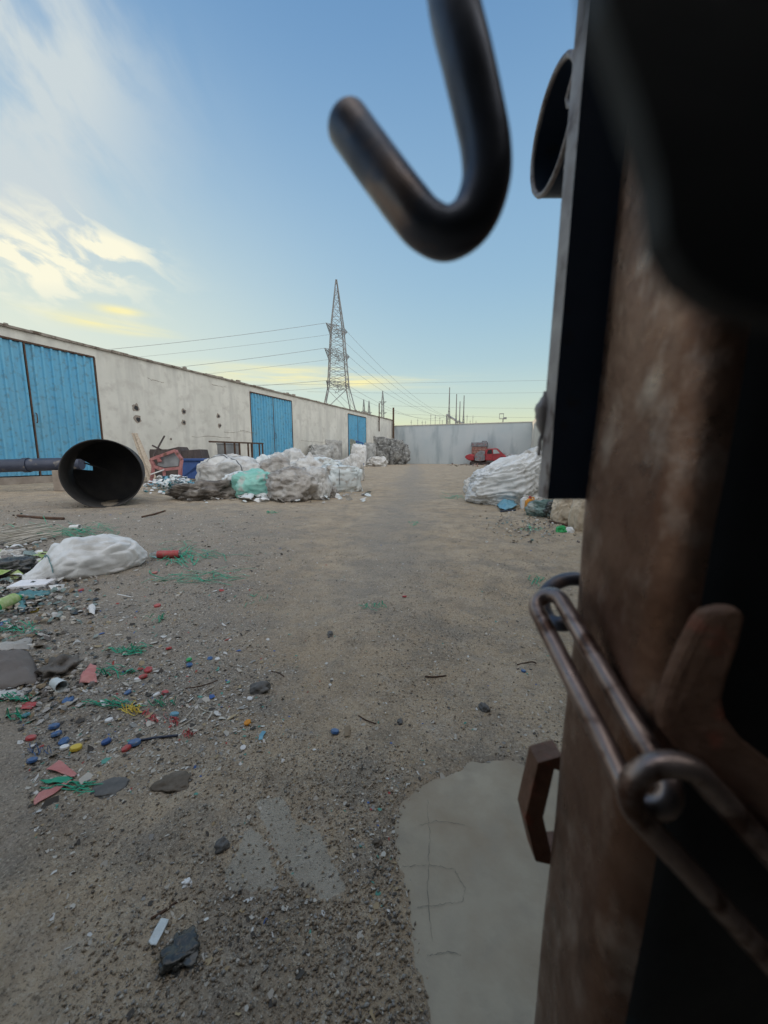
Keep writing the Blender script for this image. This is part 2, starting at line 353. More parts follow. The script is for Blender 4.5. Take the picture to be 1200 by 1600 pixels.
def litter(x, y):
    d = seg_dist(x, y, zone); s = np.where(in_poly(x, y, zone), d, -d)
    r = np.hypot(x, y)
    v = s / (0.12 * r + .02) + fbm(x, y, 3.0, 4, 5) * 2.2
    return np.clip(v * .5 + .5, 0, 1)
def gz(x, y):
    x = np.asarray(x, float); y = np.asarray(y, float); r = np.hypot(x, y)
    h = fbm(x, y, 1.1, 3, 1) * .035 * np.clip(r / 3, .25, 1) + fbm(x, y, 3.3, 3, 7) * .03 * np.clip(r / 1.5, .3, 1) + fbm(x, y, 10, 3, 2) * .022 + fbm(x, y, 38, 3, 9) * .011 * np.clip(2.2 - r * .5, .3, 1)
    h = h * np.clip((45 - r) / 20, 0, 1)
    d = seg_dist(x, y, slab); sd = np.where(in_poly(x, y, slab), d, -d)
    sdn = sd + fbm(x, y, 11, 5, 31) * .085 + fbm(x, y, 60, 2, 41) * .012
    rim = np.clip(-sdn * .30, -.010, .005) + np.where(sdn < .0, fbm(x, y, 50, 3, 9) * .006, 0)
    w = np.clip((-sdn - .02) / .25, 0, 1)
    return h * w + rim * (1 - w)
def gz1(x, y): return float(gz(np.array([x]), np.array([y]))[0])
def GP(px, py, dz=0.0):
    p = G(px, py); p.z = gz1(p.x, p.y) + dz; return p

def axis(neg, pos, fine, g):
    out = [0.0]; 
    for lim, sg in ((pos, 1), (neg, -1)):
        v = 0.0; st = fine; acc = []
        while v < lim: v += st; st = max(st, abs(v) * g, fine); acc.append(sg * v)
        out += acc
    return np.array(sorted(out))
ax = axis(1500, 1500, .011, .013); ay = axis(1500, 1500, .011, .013)
ax = ax - 0.25; ay = ay + 0.7
gx, gy = np.meshgrid(ax, ay); ny_, nx_ = gx.shape
gxf = gx.ravel(); gyf = gy.ravel(); gzf = gz(gxf, gyf)
me = bpy.data.meshes.new('ground')
idx = np.arange(nx_ * ny_).reshape(ny_, nx_)
quads = np.stack([idx[:-1, :-1], idx[:-1, 1:], idx[1:, 1:], idx[1:, :-1]], -1).reshape(-1, 4)
me.vertices.add(nx_ * ny_); me.vertices.foreach_set('co', np.stack([gxf, gyf, gzf], -1).ravel())
me.loops.add(quads.size); me.loops.foreach_set('vertex_index', quads.ravel())
me.polygons.add(len(quads)); me.polygons.foreach_set('loop_start', np.arange(0, quads.size, 4)); 
me.update(calc_edges=True)
me.polygons.foreach_set('use_smooth', [True] * len(quads))
at = me.attributes.new('litter', 'FLOAT', 'POINT'); at.data.foreach_set('value', litter(gxf, gyf))
# compacted grey wheel track running up the yard
pa = G(610, 900); pb = G(640, 760)
def trackf(x, y):
    d = np.array([pb.x - pa.x, pb.y - pa.y]); d = d / np.hypot(*d)
    q = (x - pa.x) * d[1] - (y - pa.y) * d[0]
    return np.clip(1.2 - np.abs(q + fbm(x, y, .8, 3, 4) * 1.0) / .55, 0, 1) * np.clip((y - 1.2) / 1.2, 0, 1)
at = me.attributes.new('track', 'FLOAT', 'POINT'); at.data.foreach_set('value', trackf(gxf, gyf))
def cementf(x, y):
    out_ = np.zeros(np.shape(x))
    for q in smears:
        d = seg_dist(x, y, q); out_ = np.maximum(out_, np.clip(.5 + np.where(in_poly(x, y, q), d, -d) / .02, 0, 1))
    return out_
at = me.attributes.new('cement', 'FLOAT', 'POINT'); at.data.foreach_set('value', cementf(gxf, gyf))
g_ob = bpy.data.objects.new('ground', me); COL.objects.link(g_ob); tag(g_ob, 'packed brown dirt yard covered in fine litter', kind='structure')

gm = bpy.data.materials.new('yard_dirt'); gm.use_nodes = True; t = gm.node_tree; n = t.nodes; l = t.links; b = n['Principled BSDF']
tcn = n.new('ShaderNodeTexCoord')
def gn(s, det=6, rg=.6, off=0.0, kind='noise', dist=0.0):
    mp = n.new('ShaderNodeMapping'); l.new(tcn.outputs['Object'], mp.inputs[0]); mp.inputs['Location'].default_value = (off, off * .7, 0)
    x = n.new('ShaderNodeTexNoise'); l.new(mp.outputs[0], x.inputs['Vector']); x.inputs['Scale'].default_value = s
    x.inputs['Detail'].default_value = det; x.inputs['Roughness'].default_value = rg; x.inputs['Distortion'].default_value = dist
    return x.outputs[0]
def gr(s, a, bb):
    r = n.new('ShaderNodeMapRange'); l.new(s, r.inputs[0]); r.inputs[1].default_value = a; r.inputs[2].default_value = bb; return r.outputs[0]
def gmix(f, a, bb):
    x = n.new('ShaderNodeMix'); x.data_type = 'RGBA'
    l.new(f, x.inputs[0])
    for i, v in ((6, a), (7, bb)):
        if isinstance(v, tuple): x.inputs[i].default_value = v + (1,)
        else: l.new(v, x.inputs[i])
    return x.outputs[2]
def gmul(a, bb):
    x = n.new('ShaderNodeMath'); x.operation = 'MULTIPLY'
    for i, v in ((0, a), (1, bb)):
        if isinstance(v, float): x.inputs[i].default_value = v
        else: l.new(v, x.inputs[i])
    return x.outputs[0]
base = gmix(gr(gn(1.3, 7), .38, .62), (.39, .302, .208), (.48, .385, .28))
base = gmix(gr(gn(5.5, 8, .65, 3), .47, .66), base, (.275, .225, .17))
base = gmix(gmul(gr(gn(11, 8, .7, 9), .52, .68), .8), base, (.42, .36, .295))
a1 = n.new('ShaderNodeAttribute'); a1.attribute_name = 'litter'
a2 = n.new('ShaderNodeAttribute'); a2.attribute_name = 'track'
base = gmix(gmul(gr(gn(2.6, 9, .75, 21), .50, .60), .55), base, (.20, .185, .165))
base = gmix(gmul(a1.outputs['Fac'], .62), base, (.23, .215, .20))
base = gmix(gmul(a2.outputs['Fac'], .6), base, (.25, .235, .215))
base = gmix(gmul(gr(gn(60, 6, .7, 4), .56, .66), .7), base, (.115, .095, .075))
vo = n.new('ShaderNodeTexVoronoi'); l.new(tcn.outputs['Object'], vo.inputs['Vector']); vo.inputs['Scale'].default_value = 120
vm = gr(vo.outputs['Distance'], .30, .18)
sw = n.new('ShaderNodeSeparateColor'); l.new(vo.outputs['Color'], sw.inputs[0])
vsel = gr(sw.outputs[0], .78, .84)
base = gmix(gmul(gr(gn(150, 5, .75, 12), .52, .62), .75), base, (.52, .455, .37))
base = gmix(gmul(gr(gn(170, 5, .75, 15), .54, .64), .75), base, (.10, .080, .060))
base = gmix(gmul(gmul(vm, vsel), .8), base, (.55, .52, .47))
vsel2 = gr(sw.outputs[1], .74, .80)
base = gmix(gmul(gmul(vm, vsel2), .6), base, (.09, .08, .07))
a3 = n.new('ShaderNodeAttribute'); a3.attribute_name = 'cement'
a3n = n.new('ShaderNodeMath'); a3n.operation = 'MULTIPLY_ADD'; l.new(gn(38, 8, .7, 6), a3n.inputs[0]); a3n.inputs[1].default_value = 1.3; a3n.inputs[2].default_value = -.65
a3s = n.new('ShaderNodeMath'); a3s.operation = 'ADD'; l.new(a3n.outputs[0], a3s.inputs[0]); l.new(a3.outputs['Fac'], a3s.inputs[1])
cemf = gr(a3s.outputs[0], .50, .62)
base = gmix(gmul(cemf, .92), base, gmix(gr(gn(20, 6, .6, 2), .4, .6), (.36, .325, .27), (.43, .39, .33)))
l.new(base, b.inputs['Base Color']); b.inputs['Roughness'].default_value = .95; b.inputs['Specular IOR Level'].default_value = .25
bp = n.new('ShaderNodeBump'); bp.inputs['Strength'].default_value = .9; bp.inputs['Distance'].default_value = .012
ad = n.new('ShaderNodeMath'); ad.operation = 'ADD'; l.new(gn(45, 10, .72, 1), ad.inputs[0]); l.new(gmul(vm, .25), ad.inputs[1])
l.new(ad.outputs[0], bp.inputs['Height']); l.new(bp.outputs[0], b.inputs['Normal'])
me.materials.append(gm)

# concrete slab and cement remnants: thin irregular sheets lying on the dirt
def sheet_poly(name, polys, zoff, matn, edge=.012, step=.012):
    mb = MB()
    for q in polys:
        pts = []
        for i in range(len(q)):
            a = np.array(q[i]); c_ = np.array(q[(i + 1) % len(q)]); L = np.hypot(*(c_ - a)); k = max(1, int(L / step))
            for j in range(k):
                p = a + (c_ - a) * j / k
                e = edge * 2 * np.array([float(fbm([p[0]], [p[1]], 14, 4, 21)[0]), float(fbm([p[0]], [p[1]], 14, 4, 33)[0])])
                pts.append(p + e)
        cx, cy = np.mean(pts, 0); rings = 10; m_ = len(pts); vs = []
        for r_ in range(rings + 1):
            f_ = 1 - r_ / rings if r_ else 1.0
            for p in pts:
                x = cx + (p[0] - cx) * (1 - r_ / rings * .97); y = cy + (p[1] - cy) * (1 - r_ / rings * .97)
                z = zoff + .0022 * float(noise.noise(Vector((x * 9, y * 9, 1.0)))) if r_ else -.012
                vs.append((x, y, z))
            if r_ == 0:
                for p in pts: vs.append((p[0], p[1], zoff))
        rr = rings + 2
        fs = [(i * m_ + k, i * m_ + (k + 1) % m_, (i + 1) * m_ + (k + 1) % m_, (i + 1) * m_ + k) for i in range(rr - 1) for k in range(m_)]
        fs.append(tuple((rr - 1) * m_ + k for k in range(m_)))
        mb.add(vs, fs)
    return mb.build(name, matn, smooth=False)
sl_big = [tuple(np.array(q) + (np.array(q) - np.mean(slab, 0)) * .12) for q in slab]
o = sheet_poly('concrete_slab', [sl_big], .0, M['concrete']); tag(o, 'worn grey concrete slab with cracks at the gate', kind='structure')
# cracks in the slab
mb = MB()
for pp in [[(655, 1292), (682, 1284), (730, 1290)], [(668, 1250), (672, 1310), (668, 1380), (676, 1480)], [(630, 1355), (672, 1352), (710, 1360), (728, 1390), (722, 1410), (690, 1414), (650, 1420)], [(668, 1495), (700, 1488), (722, 1494)]]:
    pts = []
    for i in range(len(pp) - 1):
        for j in range(12):
            f_ = j / 12; x = pp[i][0] * (1 - f_) + pp[i + 1][0] * f_ + random.uniform(-1.5, 1.5); y = pp[i][1] * (1 - f_) + pp[i + 1][1] * f_ + random.uniform(-1.5, 1.5)
            q = G(x, y); q.z = .0022; pts.append(q)
    mb.tube(pts, [random.uniform(.0001, .0005) for _ in pts], 4, flat=.5)
o = mb.build('slab_crack', mat('crack_dirt', (.13, .12, .105), None, 20, .95), None); tag(o, 'hairline cracks filled with dirt', kind='structure')

# loose chips and pebbles: nobody could count them
def chips(n_, name, label, rmin, rmax, zone_only, smin, smax, cols, weights, flat=True, dens=None):
    r = np.exp(rng.uniform(math.log(rmin), math.log(rmax), n_)) * 1.0; th = rng.uniform(R(-40), R(68), n_)   # th measured left of +Y
    x = -np.sin(th) * r; y = np.cos(th) * r
    lt = litter(x, y); keep = rng.uniform(0, 1, n_) < dens(lt, x, y)
    for q_ in smears: keep &= ~(in_poly(x, y, q_) & (rng.uniform(0, 1, n_) > .2))
    keep &= ~(in_poly(x, y, slab) & (rng.uniform(0, 1, n_) > .05 + .35 * np.exp(-seg_dist(x, y, slab) / .03))); keep &= x > -13.4; keep &= y < 36.5
    x, y, r = x[keep], y[keep], r[keep]; k = len(x)
    s = rng.uniform(0, 1, k) ** 2.0 * (smax - smin) + smin; s = s * (1 + np.clip(r - 2, 0, 30) * .09)
    z = gz(x, y); a = rng.uniform(0, 6.283, k); asp = rng.uniform(.25, 1, k)
    ca, sa = np.cos(a), np.sin(a)
    nv = 5 if flat else 6
    if flat: base = np.array([(-1, -1, 0), (1, -.8, 0), (1.1, .7, 0), (-.2, 1.2, 0), (-1.1, .6, 0)])
    else: base = np.array([(1, 0, 0), (0, 1, 0), (-1, 0, 0), (0, -1, 0), (0, 0, .9), (0, 0, -.7)])
    P = base[None] * rng.uniform(.6, 1.25, (k, nv, 1)) + rng.uniform(-.2, .2, (k, nv, 3)) * ([1, 1, .6] if flat else [1, 1, .5])
    P[:, :, 1] *= asp[:, None]
    P *= (s / 2)[:, None, None]
    tilt = rng.normal(0, .28 if flat else .1, (k, 2))
    P[:, :, 2] += P[:, :, 0] * tilt[:, :1] + P[:, :, 1] * tilt[:, 1:]
    X = P[:, :, 0] * ca[:, None] - P[:, :, 1] * sa[:, None] + x[:, None]; Y = P[:, :, 0] * sa[:, None] + P[:, :, 1] * ca[:, None] + y[:, None]
    Z = P[:, :, 2] + (z + s * (.16 if flat else .25))[:, None]
    V = np.stack([X, Y, Z], -1).reshape(-1, 3)
    if flat: F = np.arange(k * nv).reshape(k, nv); sizes = nv
    else:
        tri = np.array([(0, 1, 4), (1, 2, 4), (2, 3, 4), (3, 0, 4), (1, 0, 5), (2, 1, 5), (3, 2, 5), (0, 3, 5)])
        F = (np.arange(k)[:, None, None] * nv + tri[None]).reshape(-1, 3); sizes = 3
    me = bpy.data.meshes.new(name); me.vertices.add(len(V)); me.vertices.foreach_set('co', V.ravel())
    me.loops.add(F.size); me.loops.foreach_set('vertex_index', F.ravel()); me.polygons.add(len(F)); me.polygons.foreach_set('loop_start', np.arange(0, F.size, sizes)); me.update(calc_edges=True)
    for c_ in cols: me.materials.append(c_)
    w = np.array(weights) / sum(weights); mi = rng.choice(len(cols), k, p=w)
    me.polygons.foreach_set('material_index', mi if flat else np.repeat(mi, 8))
    ob = bpy.data.objects.new(name, me); COL.objects.link(ob); tag(ob, label, 'litter', kind='stuff'); return ob
def plain(name, c_, rough=.8):
    m = bpy.data.materials.new(name); m.use_nodes = True; b_ = m.node_tree.nodes['Principled BSDF']
    tn = m.node_tree.nodes.new('ShaderNodeTexNoise'); tn.inputs['Scale'].default_value = 8; tn.inputs['Detail'].default_value = 4
    tcc = m.node_tree.nodes.new('ShaderNodeTexCoord'); m.node_tree.links.new(tcc.outputs['Object'], tn.inputs['Vector'])
    mx_ = m.node_tree.nodes.new('ShaderNodeMix'); mx_.data_type = 'RGBA'; m.node_tree.links.new(tn.outputs[0], mx_.inputs[0])
    mx_.inputs[6].default_value = tuple(v * .6 for v in c_) + (1,); mx_.inputs[7].default_value = tuple(min(1, v * 1.35) for v in c_) + (1,)
    m.node_tree.links.new(mx_.outputs[2], b_.inputs['Base Color'])
    b_.inputs['Roughness'].default_value = rough; return m
cc = [plain('chip_pale', (.50, .47, .42)), plain('chip_grey', (.28, .27, .255)), plain('chip_brown', (.27, .215, .16)), plain('chip_dark', (.06, .052, .045)), plain('chip_white', (.60, .59, .57), .5),
      plain('chip_teal', (.10, .30, .25)), plain('chip_red', (.38, .06, .05)), plain('chip_blue', (.05, .12, .34)), plain('chip_straw', (.36, .28, .17))]
gcol = [cc[0], cc[1], cc[2], plain('grit_dark', (.14, .12, .10)), plain('grit_tan', (.36, .30, .23))]
LT = lambda lt, x, y: lt * .95 + .03
chips(150000, 'plastic_flakes', 'fine pale plastic flakes strewn over the dirt', .55, 20, True, .0028, .011, cc, [30, 22, 12, 20, 7, 3.5, 1.0, 1.0, 9], dens=lambda lt, x, y: np.clip(lt * .85 + .14 + fbm(x, y, 2.2, 3, 8) * .8, 0.02, 1))
chips(9000, 'plastic_scraps', 'larger torn plastic scraps in the littered strip', .8, 16, True, .008, .026, cc, [16, 20, 14, 24, 6, 6, 2, 2, 9], dens=lambda lt, x, y: lt ** 2 * .9)
chips(150000, 'gravel', 'small stones and grit in the dirt', .38, 14, False, .0018, .0095, gcol, [12, 22, 32, 8, 28], flat=False, dens=lambda lt, x, y: np.clip(.30 + fbm(x, y, 3, 4, 14) * 2.4, 0.04, 1))
chips(5200, 'wood_chips', 'bleached wood chips and stems on the dirt', .4, 10, False, .004, .012, [cc[0], cc[8], cc[2], cc[3]], [5, 4, 3, 3], dens=lambda lt, x, y: .35 + lt * .4)

# ------------------------------------------------------------------ warehouse
WX = -13.69; WH = 4.27; WY0, WY1 = -14.0, 37.0
wh = empty('warehouse', (WX - 5, 11.5, 0), 'long low whitewashed warehouse with three pairs of blue doors', 'warehouse')
doors = [(5.05, 6.89, 8.77), (16.15, 18.0, 19.75), (27.05, 28.8, 30.45)]
D0, D1 = .20, 3.98
mb = MB()
ys = WY0
for (a, m_, e) in doors:
    mb.box((WX - .14, (ys + a) / 2, WH / 2), (.28, a - ys, WH)); mb.box((WX - .14, (a + e) / 2, (D1 + WH) / 2), (.28, e - a, WH - D1)); ys = e
mb.box((WX - .14, (ys + WY1) / 2, WH / 2), (.28, WY1 - ys, WH))
mb.box((WX - 12, 11.5, WH / 2), (.28, WY1 - WY0, WH)); mb.box((WX - 6.07, WY1 - .14, WH / 2), (11.58, .278, WH)); mb.box((WX - 6.07, WY0 + .14, WH / 2), (11.58, .278, WH))
P_(mb, 'wall', M['plaster'], wh)
# ragged coping: many short weathered lengths along the top
mb = MB(); y = WY0
while y < WY1:
    L_ = random.uniform(.25, 1.3); L_ = min(L_, WY1 - y); h = random.uniform(.06, .085); pj = random.uniform(.02, .06)
    mb.box((WX - .12 + pj / 2, y + L_ / 2, WH + h / 2 + .001), (.30 + pj, L_ - .01, h), Matrix.Rotation(random.uniform(-.012, .012), 3, 'X')); y += L_
for i in range(22):
    y = random.uniform(4, WY1 - .3); s_ = random.uniform(.04, .12); mb.box((WX - .1, y, WH + .10 + s_ * .3), (s_, s_ * 1.6, s_ * .7), Matrix.Rotation(random.uniform(-.4, .4), 3, 'Z'))
P_(mb, 'coping', M['coping'], wh)
mb = MB(); mb.box((WX - 6.1, 11.5, WH + .02), (11.4, WY1 - WY0 - .4, .05)); P_(mb, 'roof', M['graymetal'], wh)
def corr(mb, y0, y1, z0, z1, x, pitch=.235, dep=.055):
    k = max(2, round((y1 - y0) / pitch)); w = (y1 - y0) / k; prof = []
    for i in range(k):
        yy = y0 + i * w
        prof += [(yy, 0), (yy + w * .62, 0), (yy + w * .70, dep), (yy + w * .92, dep)]
    prof.append((y1, 0)); nn = len(prof); zs = 9; vs = []
    for j in range(zs):
        z = z0 + (z1 - z0) * j / (zs - 1)
        for (yy, dx) in prof: vs.append((x + dx + .008 * noise.noise(Vector((yy * 1.3, z * 1.1, x))), yy, z))
    mb.add(vs, [(j * nn + i, j * nn + i + 1, (j + 1) * nn + i + 1, (j + 1) * nn + i) for j in range(zs - 1) for i in range(nn - 1)])
for di, (a, m_, e) in enumerate(doors):
    for k, (y0, y1) in enumerate(((a + .03, m_ - .025), (m_ + .025, e - .03))):
        mb = MB(); corr(mb, y0, y1, D0 + .03, D1 - .02, WX - .05)
        leaf = P_(mb, 'door_leaf', M['bluedoor'], wh)
        sm_ = leaf.modifiers.new('thick', 'SOLIDIFY'); sm_.thickness = .004
        fr = MB()
        for yy in (y0 + .02, y1 - .02): fr.box((WX - .085, yy, (D0 + D1) / 2), (.05, .045, D1 - D0 - .06))
        P_(fr, 'leaf_frame', M['rustbar'], leaf)
        if k == 1:
            hb = MB(); hb.tube([(WX + .02, m_ + .06, 1.75), (WX + .07, m_ + .06, 1.78), (WX + .07, m_ + .06, 2.0), (WX + .02, m_ + .06, 2.03)], .014, 8)
            P_(hb, 'handle', M['rustbar'], leaf)
            hb = MB(); hb.box((WX - .001, m_, (D0 + D1) / 2), (.02, .035, D1 - D0)); P_(hb, 'astragal_bar', M['rustbar'], leaf)
    fm = MB()
    for yy in (a + .012, e - .012): fm.box((WX + .004, yy, (D0 + D1) / 2), (.03, .05, D1 - D0))
    fm.box((WX + .004, (a + e) / 2, D1 + .012), (.03, e - a, .05)); P_(fm, 'door_frame', M['rustbar'], wh)
    fm = MB(); fm.box((WX - .11, (a + e) / 2, D0 / 2), (.34, e - a - .01, D0)); P_(fm, 'door_sill', M['kerb'], wh)
for i, (px, py, s_) in enumerate([(212, 637, .30), (215, 655, .32), (287, 643, .24), (287, 660, .24), (341, 650, .22), (343, 665, .22), (267, 686, .10), (395, 604, .0)]):
    if not s_: continue
    p = PX(px, py, WX); mb = MB(); k = 14
    poly = [(WX + .003, p.y + s_ * random.uniform(.35, .6) * math.cos(q * 6.283 / k), p.z + s_ * random.uniform(.35, .6) * math.sin(q * 6.283 / k)) for q in range(k)]
    mb.prism(poly, (.006, 0, 0)); h_ = P_(mb, 'wall_hole', M['kerb'], wh)
    mb = MB(); poly = [(WX + .010, p.y + .05 * s_ + s_ * random.uniform(.2, .34) * math.cos(q * 6.283 / 9), p.z - .03 * s_ + s_ * random.uniform(.2, .34) * math.sin(q * 6.283 / 9)) for q in range(9)]
    mb.prism(poly, (.003, 0, 0)); P_(mb, 'hole_shade', M['drumin'], h_)  # flat dark disc stands in for the shade inside the hole

random.seed(9)
for (px, py, ln) in [(300, 682, 2.2), (350, 675, 1.6), (375, 672, 1.2), (230, 590, .7), (490, 690, 2.5), (510, 694, 2.0), (470, 688, 1.5), (330, 600, .9)]:
    p = PX(px, py, WX); pts = []; z = p.z
    for i in range(14): pts.append((WX + .002, p.y + ln * i / 13, z)); z += random.gauss(0, .018)
    mb = MB(); mb.tube(pts, [random.uniform(.003, .012) for _ in pts], 4, flat=1); P_(mb, 'wall_crack', M['kerb'], wh)

# ------------------------------------------------------------------ far wall, side wall, posts on the wall
FYW = 37.05
mb = MB()
x0, x1 = WX + .02, -.50
mb.box(((x0 + x1) / 2, FYW + .12, 1.86), (x1 - x0, .22, 3.72))
fw = mb.build('boundary_wall', M['farwall'], origin=((x0 + x1) / 2, FYW + .12, 0)); tag(fw, 'pale blue-grey rendered wall closing the far end of the yard', 'wall')
mb = MB(); mb.box(((x0 + x1) / 2, FYW + .10, 3.77), (x1 - x0, .34, .05)); P_(mb, 'coping', M['sidewall'], fw)
# right hand wall, converging towards the far corner
A_ = Vector((2.45, .75, 0)); B_ = Vector((-.60, 37.0, 0)); d_ = (B_ - A_); ang = math.atan2(d_.y, d_.x)
mb = MB(); nseg = 8
for i in range(nseg):
    a = A_ + d_ * (i / nseg); e = A_ + d_ * ((i + 1) / nseg); c_ = (a + e) / 2
    mb.box((c_.x + .13, c_.y, 1.85 + .03 * (i % 2)), ((e - a).length - .006, .24, 3.7 + .06 * (i % 2)), Matrix.Rotation(ang, 3, 'Z'))
o = mb.build('side_wall', M['sidewall']); tag(o, 'cream side wall glimpsed beside the steel gate', 'wall')
p = PY(614, 690, 36.6)
mb = MB(); mb.tube([(p.x, 36.7, 0), (p.x, 36.7, PY(614, 637, 36.7).z)], .09, 10); mb.box((p.x, 36.7, 3.9), (.28, .05, .05))
o = mb.build('steel_post', M['rustbar'], smooth=False); tag(o, 'dark upright steel post in the far corner of the yard', 'post')
p = PX(592.5, 650, WX + .1)
mb = MB(); mb.tube([(p.x, p.y, PX(592.5, 674, WX + .1).z), (p.x, p.y, PX(592.5, 630, WX + .1).z)], .05, 8); mb.bar((p.x, p.y, 3.9), (WX, p.y, 3.9), .05)
o = mb.build('bracket_pole', M['rustbar']); tag(o, 'thin dark pole fixed high on the warehouse wall near the far end', 'pole')

# ------------------------------------------------------------------ sacks and bales
def fold(p, f, seed, ridge=2.0):
    q = Vector((p[0] * f[0], p[1] * f[1], p[2] * f[2])) + Vector((seed * 3.1, seed * 1.7, seed * .9))
    w = noise.noise_vector(q * .6) * .8
    return 1 - abs(noise.noise(q + w)) * 2.6
def blobmesh(size, seed, sub=5, cr=.11, ex=.86, lump=.14, wr=.045, wf=(2.4, 2.4, 3), wr2=.028, sag=.0, slope=0.0, twist=0.0, knot=None, flat=.12, corner=0.0):
    bm = bmesh.new(); bmesh.ops.create_icosphere(bm, subdivisions=sub, radius=1)
    hx, hy, h = size[0] / 2, size[1] / 2, size[2]
    m_ = max(size)
    for v in bm.verts:
        d = v.co.normalized()
        s = Vector([math.copysign(abs(c_) ** ex, c_) for c_ in d])
        k = 1 + lump * noise.noise(d * 1.6 + Vector((seed, seed * 2, 0))) * 2
        k += 1.15 * wr * fold(d, wf, seed) + 1.5 * wr2 * fold(d, tuple(q * 2.4 for q in wf), seed + 5) + wr2 * .9 * fold(d, tuple(q * 5.5 for q in wf), seed + 9)
        dv = noise.voronoi(Vector((d.x * 1.7 + seed, d.y * 1.7, d.z * 2.0 + seed * .7)) + noise.noise_vector(d * 1.5) * .5)[0]
        dw = noise.voronoi(Vector((d.x * 5.5 - seed, d.y * 5.5, d.z * 6 + seed)))[0]
        k += cr * (min(dv[1] - dv[0], .6) - .25) + cr * .45 * (min(dw[1] - dw[0], .5) - .2)
        x, y, z = s.x * hx * k, s.y * hy * k, s.z * k
        z = (z + 1) / 2 * h
        if z < flat * h: z = z * .12 + flat * h * .88 * 0.0
        else: z = z - flat * h * .88
        z = z / (1 - flat * .88)
        z *= 1 + slope * (x / hx)
        if knot:
            kx, ky, kr = knot
            dd = math.hypot(x / hx - kx, y / hy - ky)
            if z > .4 * h: z += h * .35 * math.exp(-(dd / kr) ** 2)
        v.co = (x, y, max(z, 0.0))
    me = bpy.data.meshes.new('sack'); bm.to_mesh(me); bm.free()
    me.polygons.foreach_set('use_smooth', [True] * len(me.polygons)); return me
def sack(name, label, cat, px, py, wpx, hpx, m, dr=.8, yaw=0.0, group=None, seed=None, **k):
    p = G(px, py); dp = depth(p); w = wpx * dp / FPX; h = hpx * dp / FPX * .96; d = w * dr
    back = Vector((p.x, p.y, 0)).normalized()
    c_ = Vector((p.x, p.y, 0)) + back * d * .45
    me = blobmesh((w, d, h), seed if seed is not None else (px * 13.37 + py) % 97, **k); me.name = name; me.materials.append(m)
    o = bpy.data.objects.new(name, me); COL.objects.link(o); o.location = (c_.x, c_.y, gz1(c_.x, c_.y) - .015); o.rotation_euler.z = math.atan2(back.y, back.x) - math.pi / 2 + yaw
    ORG[o.name] = Vector(o.location); tag(o, label, cat, group)
    o['hh'] = h; return o
def strap_on(o, ang, off=0.0, m='strap', w=.012):
    """a band wrapped round a sack: follows its surface"""
    me = o.data; pts = []
    from mathutils.bvhtree import BVHTree
    bv = BVHTree.FromPolygons([v.co for v in me.vertices], [p.vertices for p in me.polygons])
    h = max(v.co.z for v in me.vertices); ca, sa = math.cos(ang), math.sin(ang)
    for i in range(25):
        a = math.pi * (i / 24)
        d = Vector((ca * math.cos(a), sa * math.cos(a), math.sin(a)))
        org = Vector((-sa * off, ca * off, h * .3))
        hit = bv.ray_cast(org + d * 5, -d)
        if hit[0]: 
            q = hit[0] + d * .008
            if q.z > .01: pts.append(q)
    if len(pts) < 3: return
    mb = MB(); mb.tube(pts, w, 6, flat=.35); ob = mb.build('strap', M[m], origin=(0, 0, 0)); ob.parent = o
SK = 'sacks heaped along the warehouse'
s = sack('scrap_sack', 'big grey-white sack stained brown with straps, left end of the heap', 'sack', 362, 768, 92, 56, M['sackgrey'], .9, seed=3, lump=.16, wr=.05, group=SK); strap_on(s, .5); strap_on(s, 2.2, .15)
sack('film_heap', 'flat dark clump of dirty film in front of the stained sack', 'waste heap', 328, 781, 88, 28, M['sackdark'], .6, seed=11, lump=.25, wr=.12, wr2=.06, wf=(4, 4, 4))
s = sack('scrap_sack', 'sea-green sack slumped in front of the heap', 'sack', 398, 779, 66, 45, M['sackgreen'], .8, seed=5, lump=.15, wr=.07, group=SK)
sack('scrap_sack', 'pale green-grey sack squeezed between the green sack and the stained one', 'sack', 370, 772, 40, 34, M['sackblue'], .8, seed=44, lump=.15, wr=.07, group=SK)
s = sack('scrap_sack', 'bulging brown-grey see-through sack at the front of the heap', 'sack', 458, 784, 72, 52, M['sackdirty'], .85, seed=8, lump=.14, wr=.08, wr2=.05, wf=(2.5, 2.5, 5), group=SK)
s = sack('scrap_sack', 'lumpy off-white sack tucked behind the brown-grey one', 'sack', 493, 781, 46, 50, M['sackgrey'], 1.0, seed=14, lump=.12, wr=.07, wf=(5, 5, 2), group=SK)
s = sack('scrap_sack', 'large boxy pale bulk bag bound with a dark strap', 'bulk bag', 532, 769, 62, 42, M['sackblue'], .9, yaw=.2, seed=18, ex=.5, lump=.08, wr=.05, group=SK); strap_on(s, 1.45, .05)
s = sack('scrap_sack', 'crumpled white bag neck standing up behind the boxy bulk bag', 'sack', 553, 752, 26, 42, M['sackgrey'], .9, seed=23, lump=.2, wr=.12, wf=(3, 3, 2), group=SK)
s = sack('scrap_sack', 'mauve-grey sack on the far side of the green one', 'sack', 432, 765, 52, 52, M['sackdirty'], .9, seed=29, lump=.14, wr=.06, group=SK)
s = sack('scrap_sack', 'pale sack with a tied neck high in the middle of the heap', 'sack', 478, 758, 50, 42, M['sackgrey'], .9, seed=31, knot=(.3, 0, .25), lump=.14, wr=.08, group=SK)
s = sack('scrap_sack', 'light blue-grey sack behind the tied sack', 'sack', 506, 752, 52, 38, M['sackblue'], .9, seed=37, lump=.14, wr=.08, group=SK)
s = sack('scrap_sack', 'cream sack on the highest row below the middle blue doors', 'sack', 440, 748, 42, 42, M['sackgrey'], .9, seed=41, lump=.14, wr=.06, group=SK)
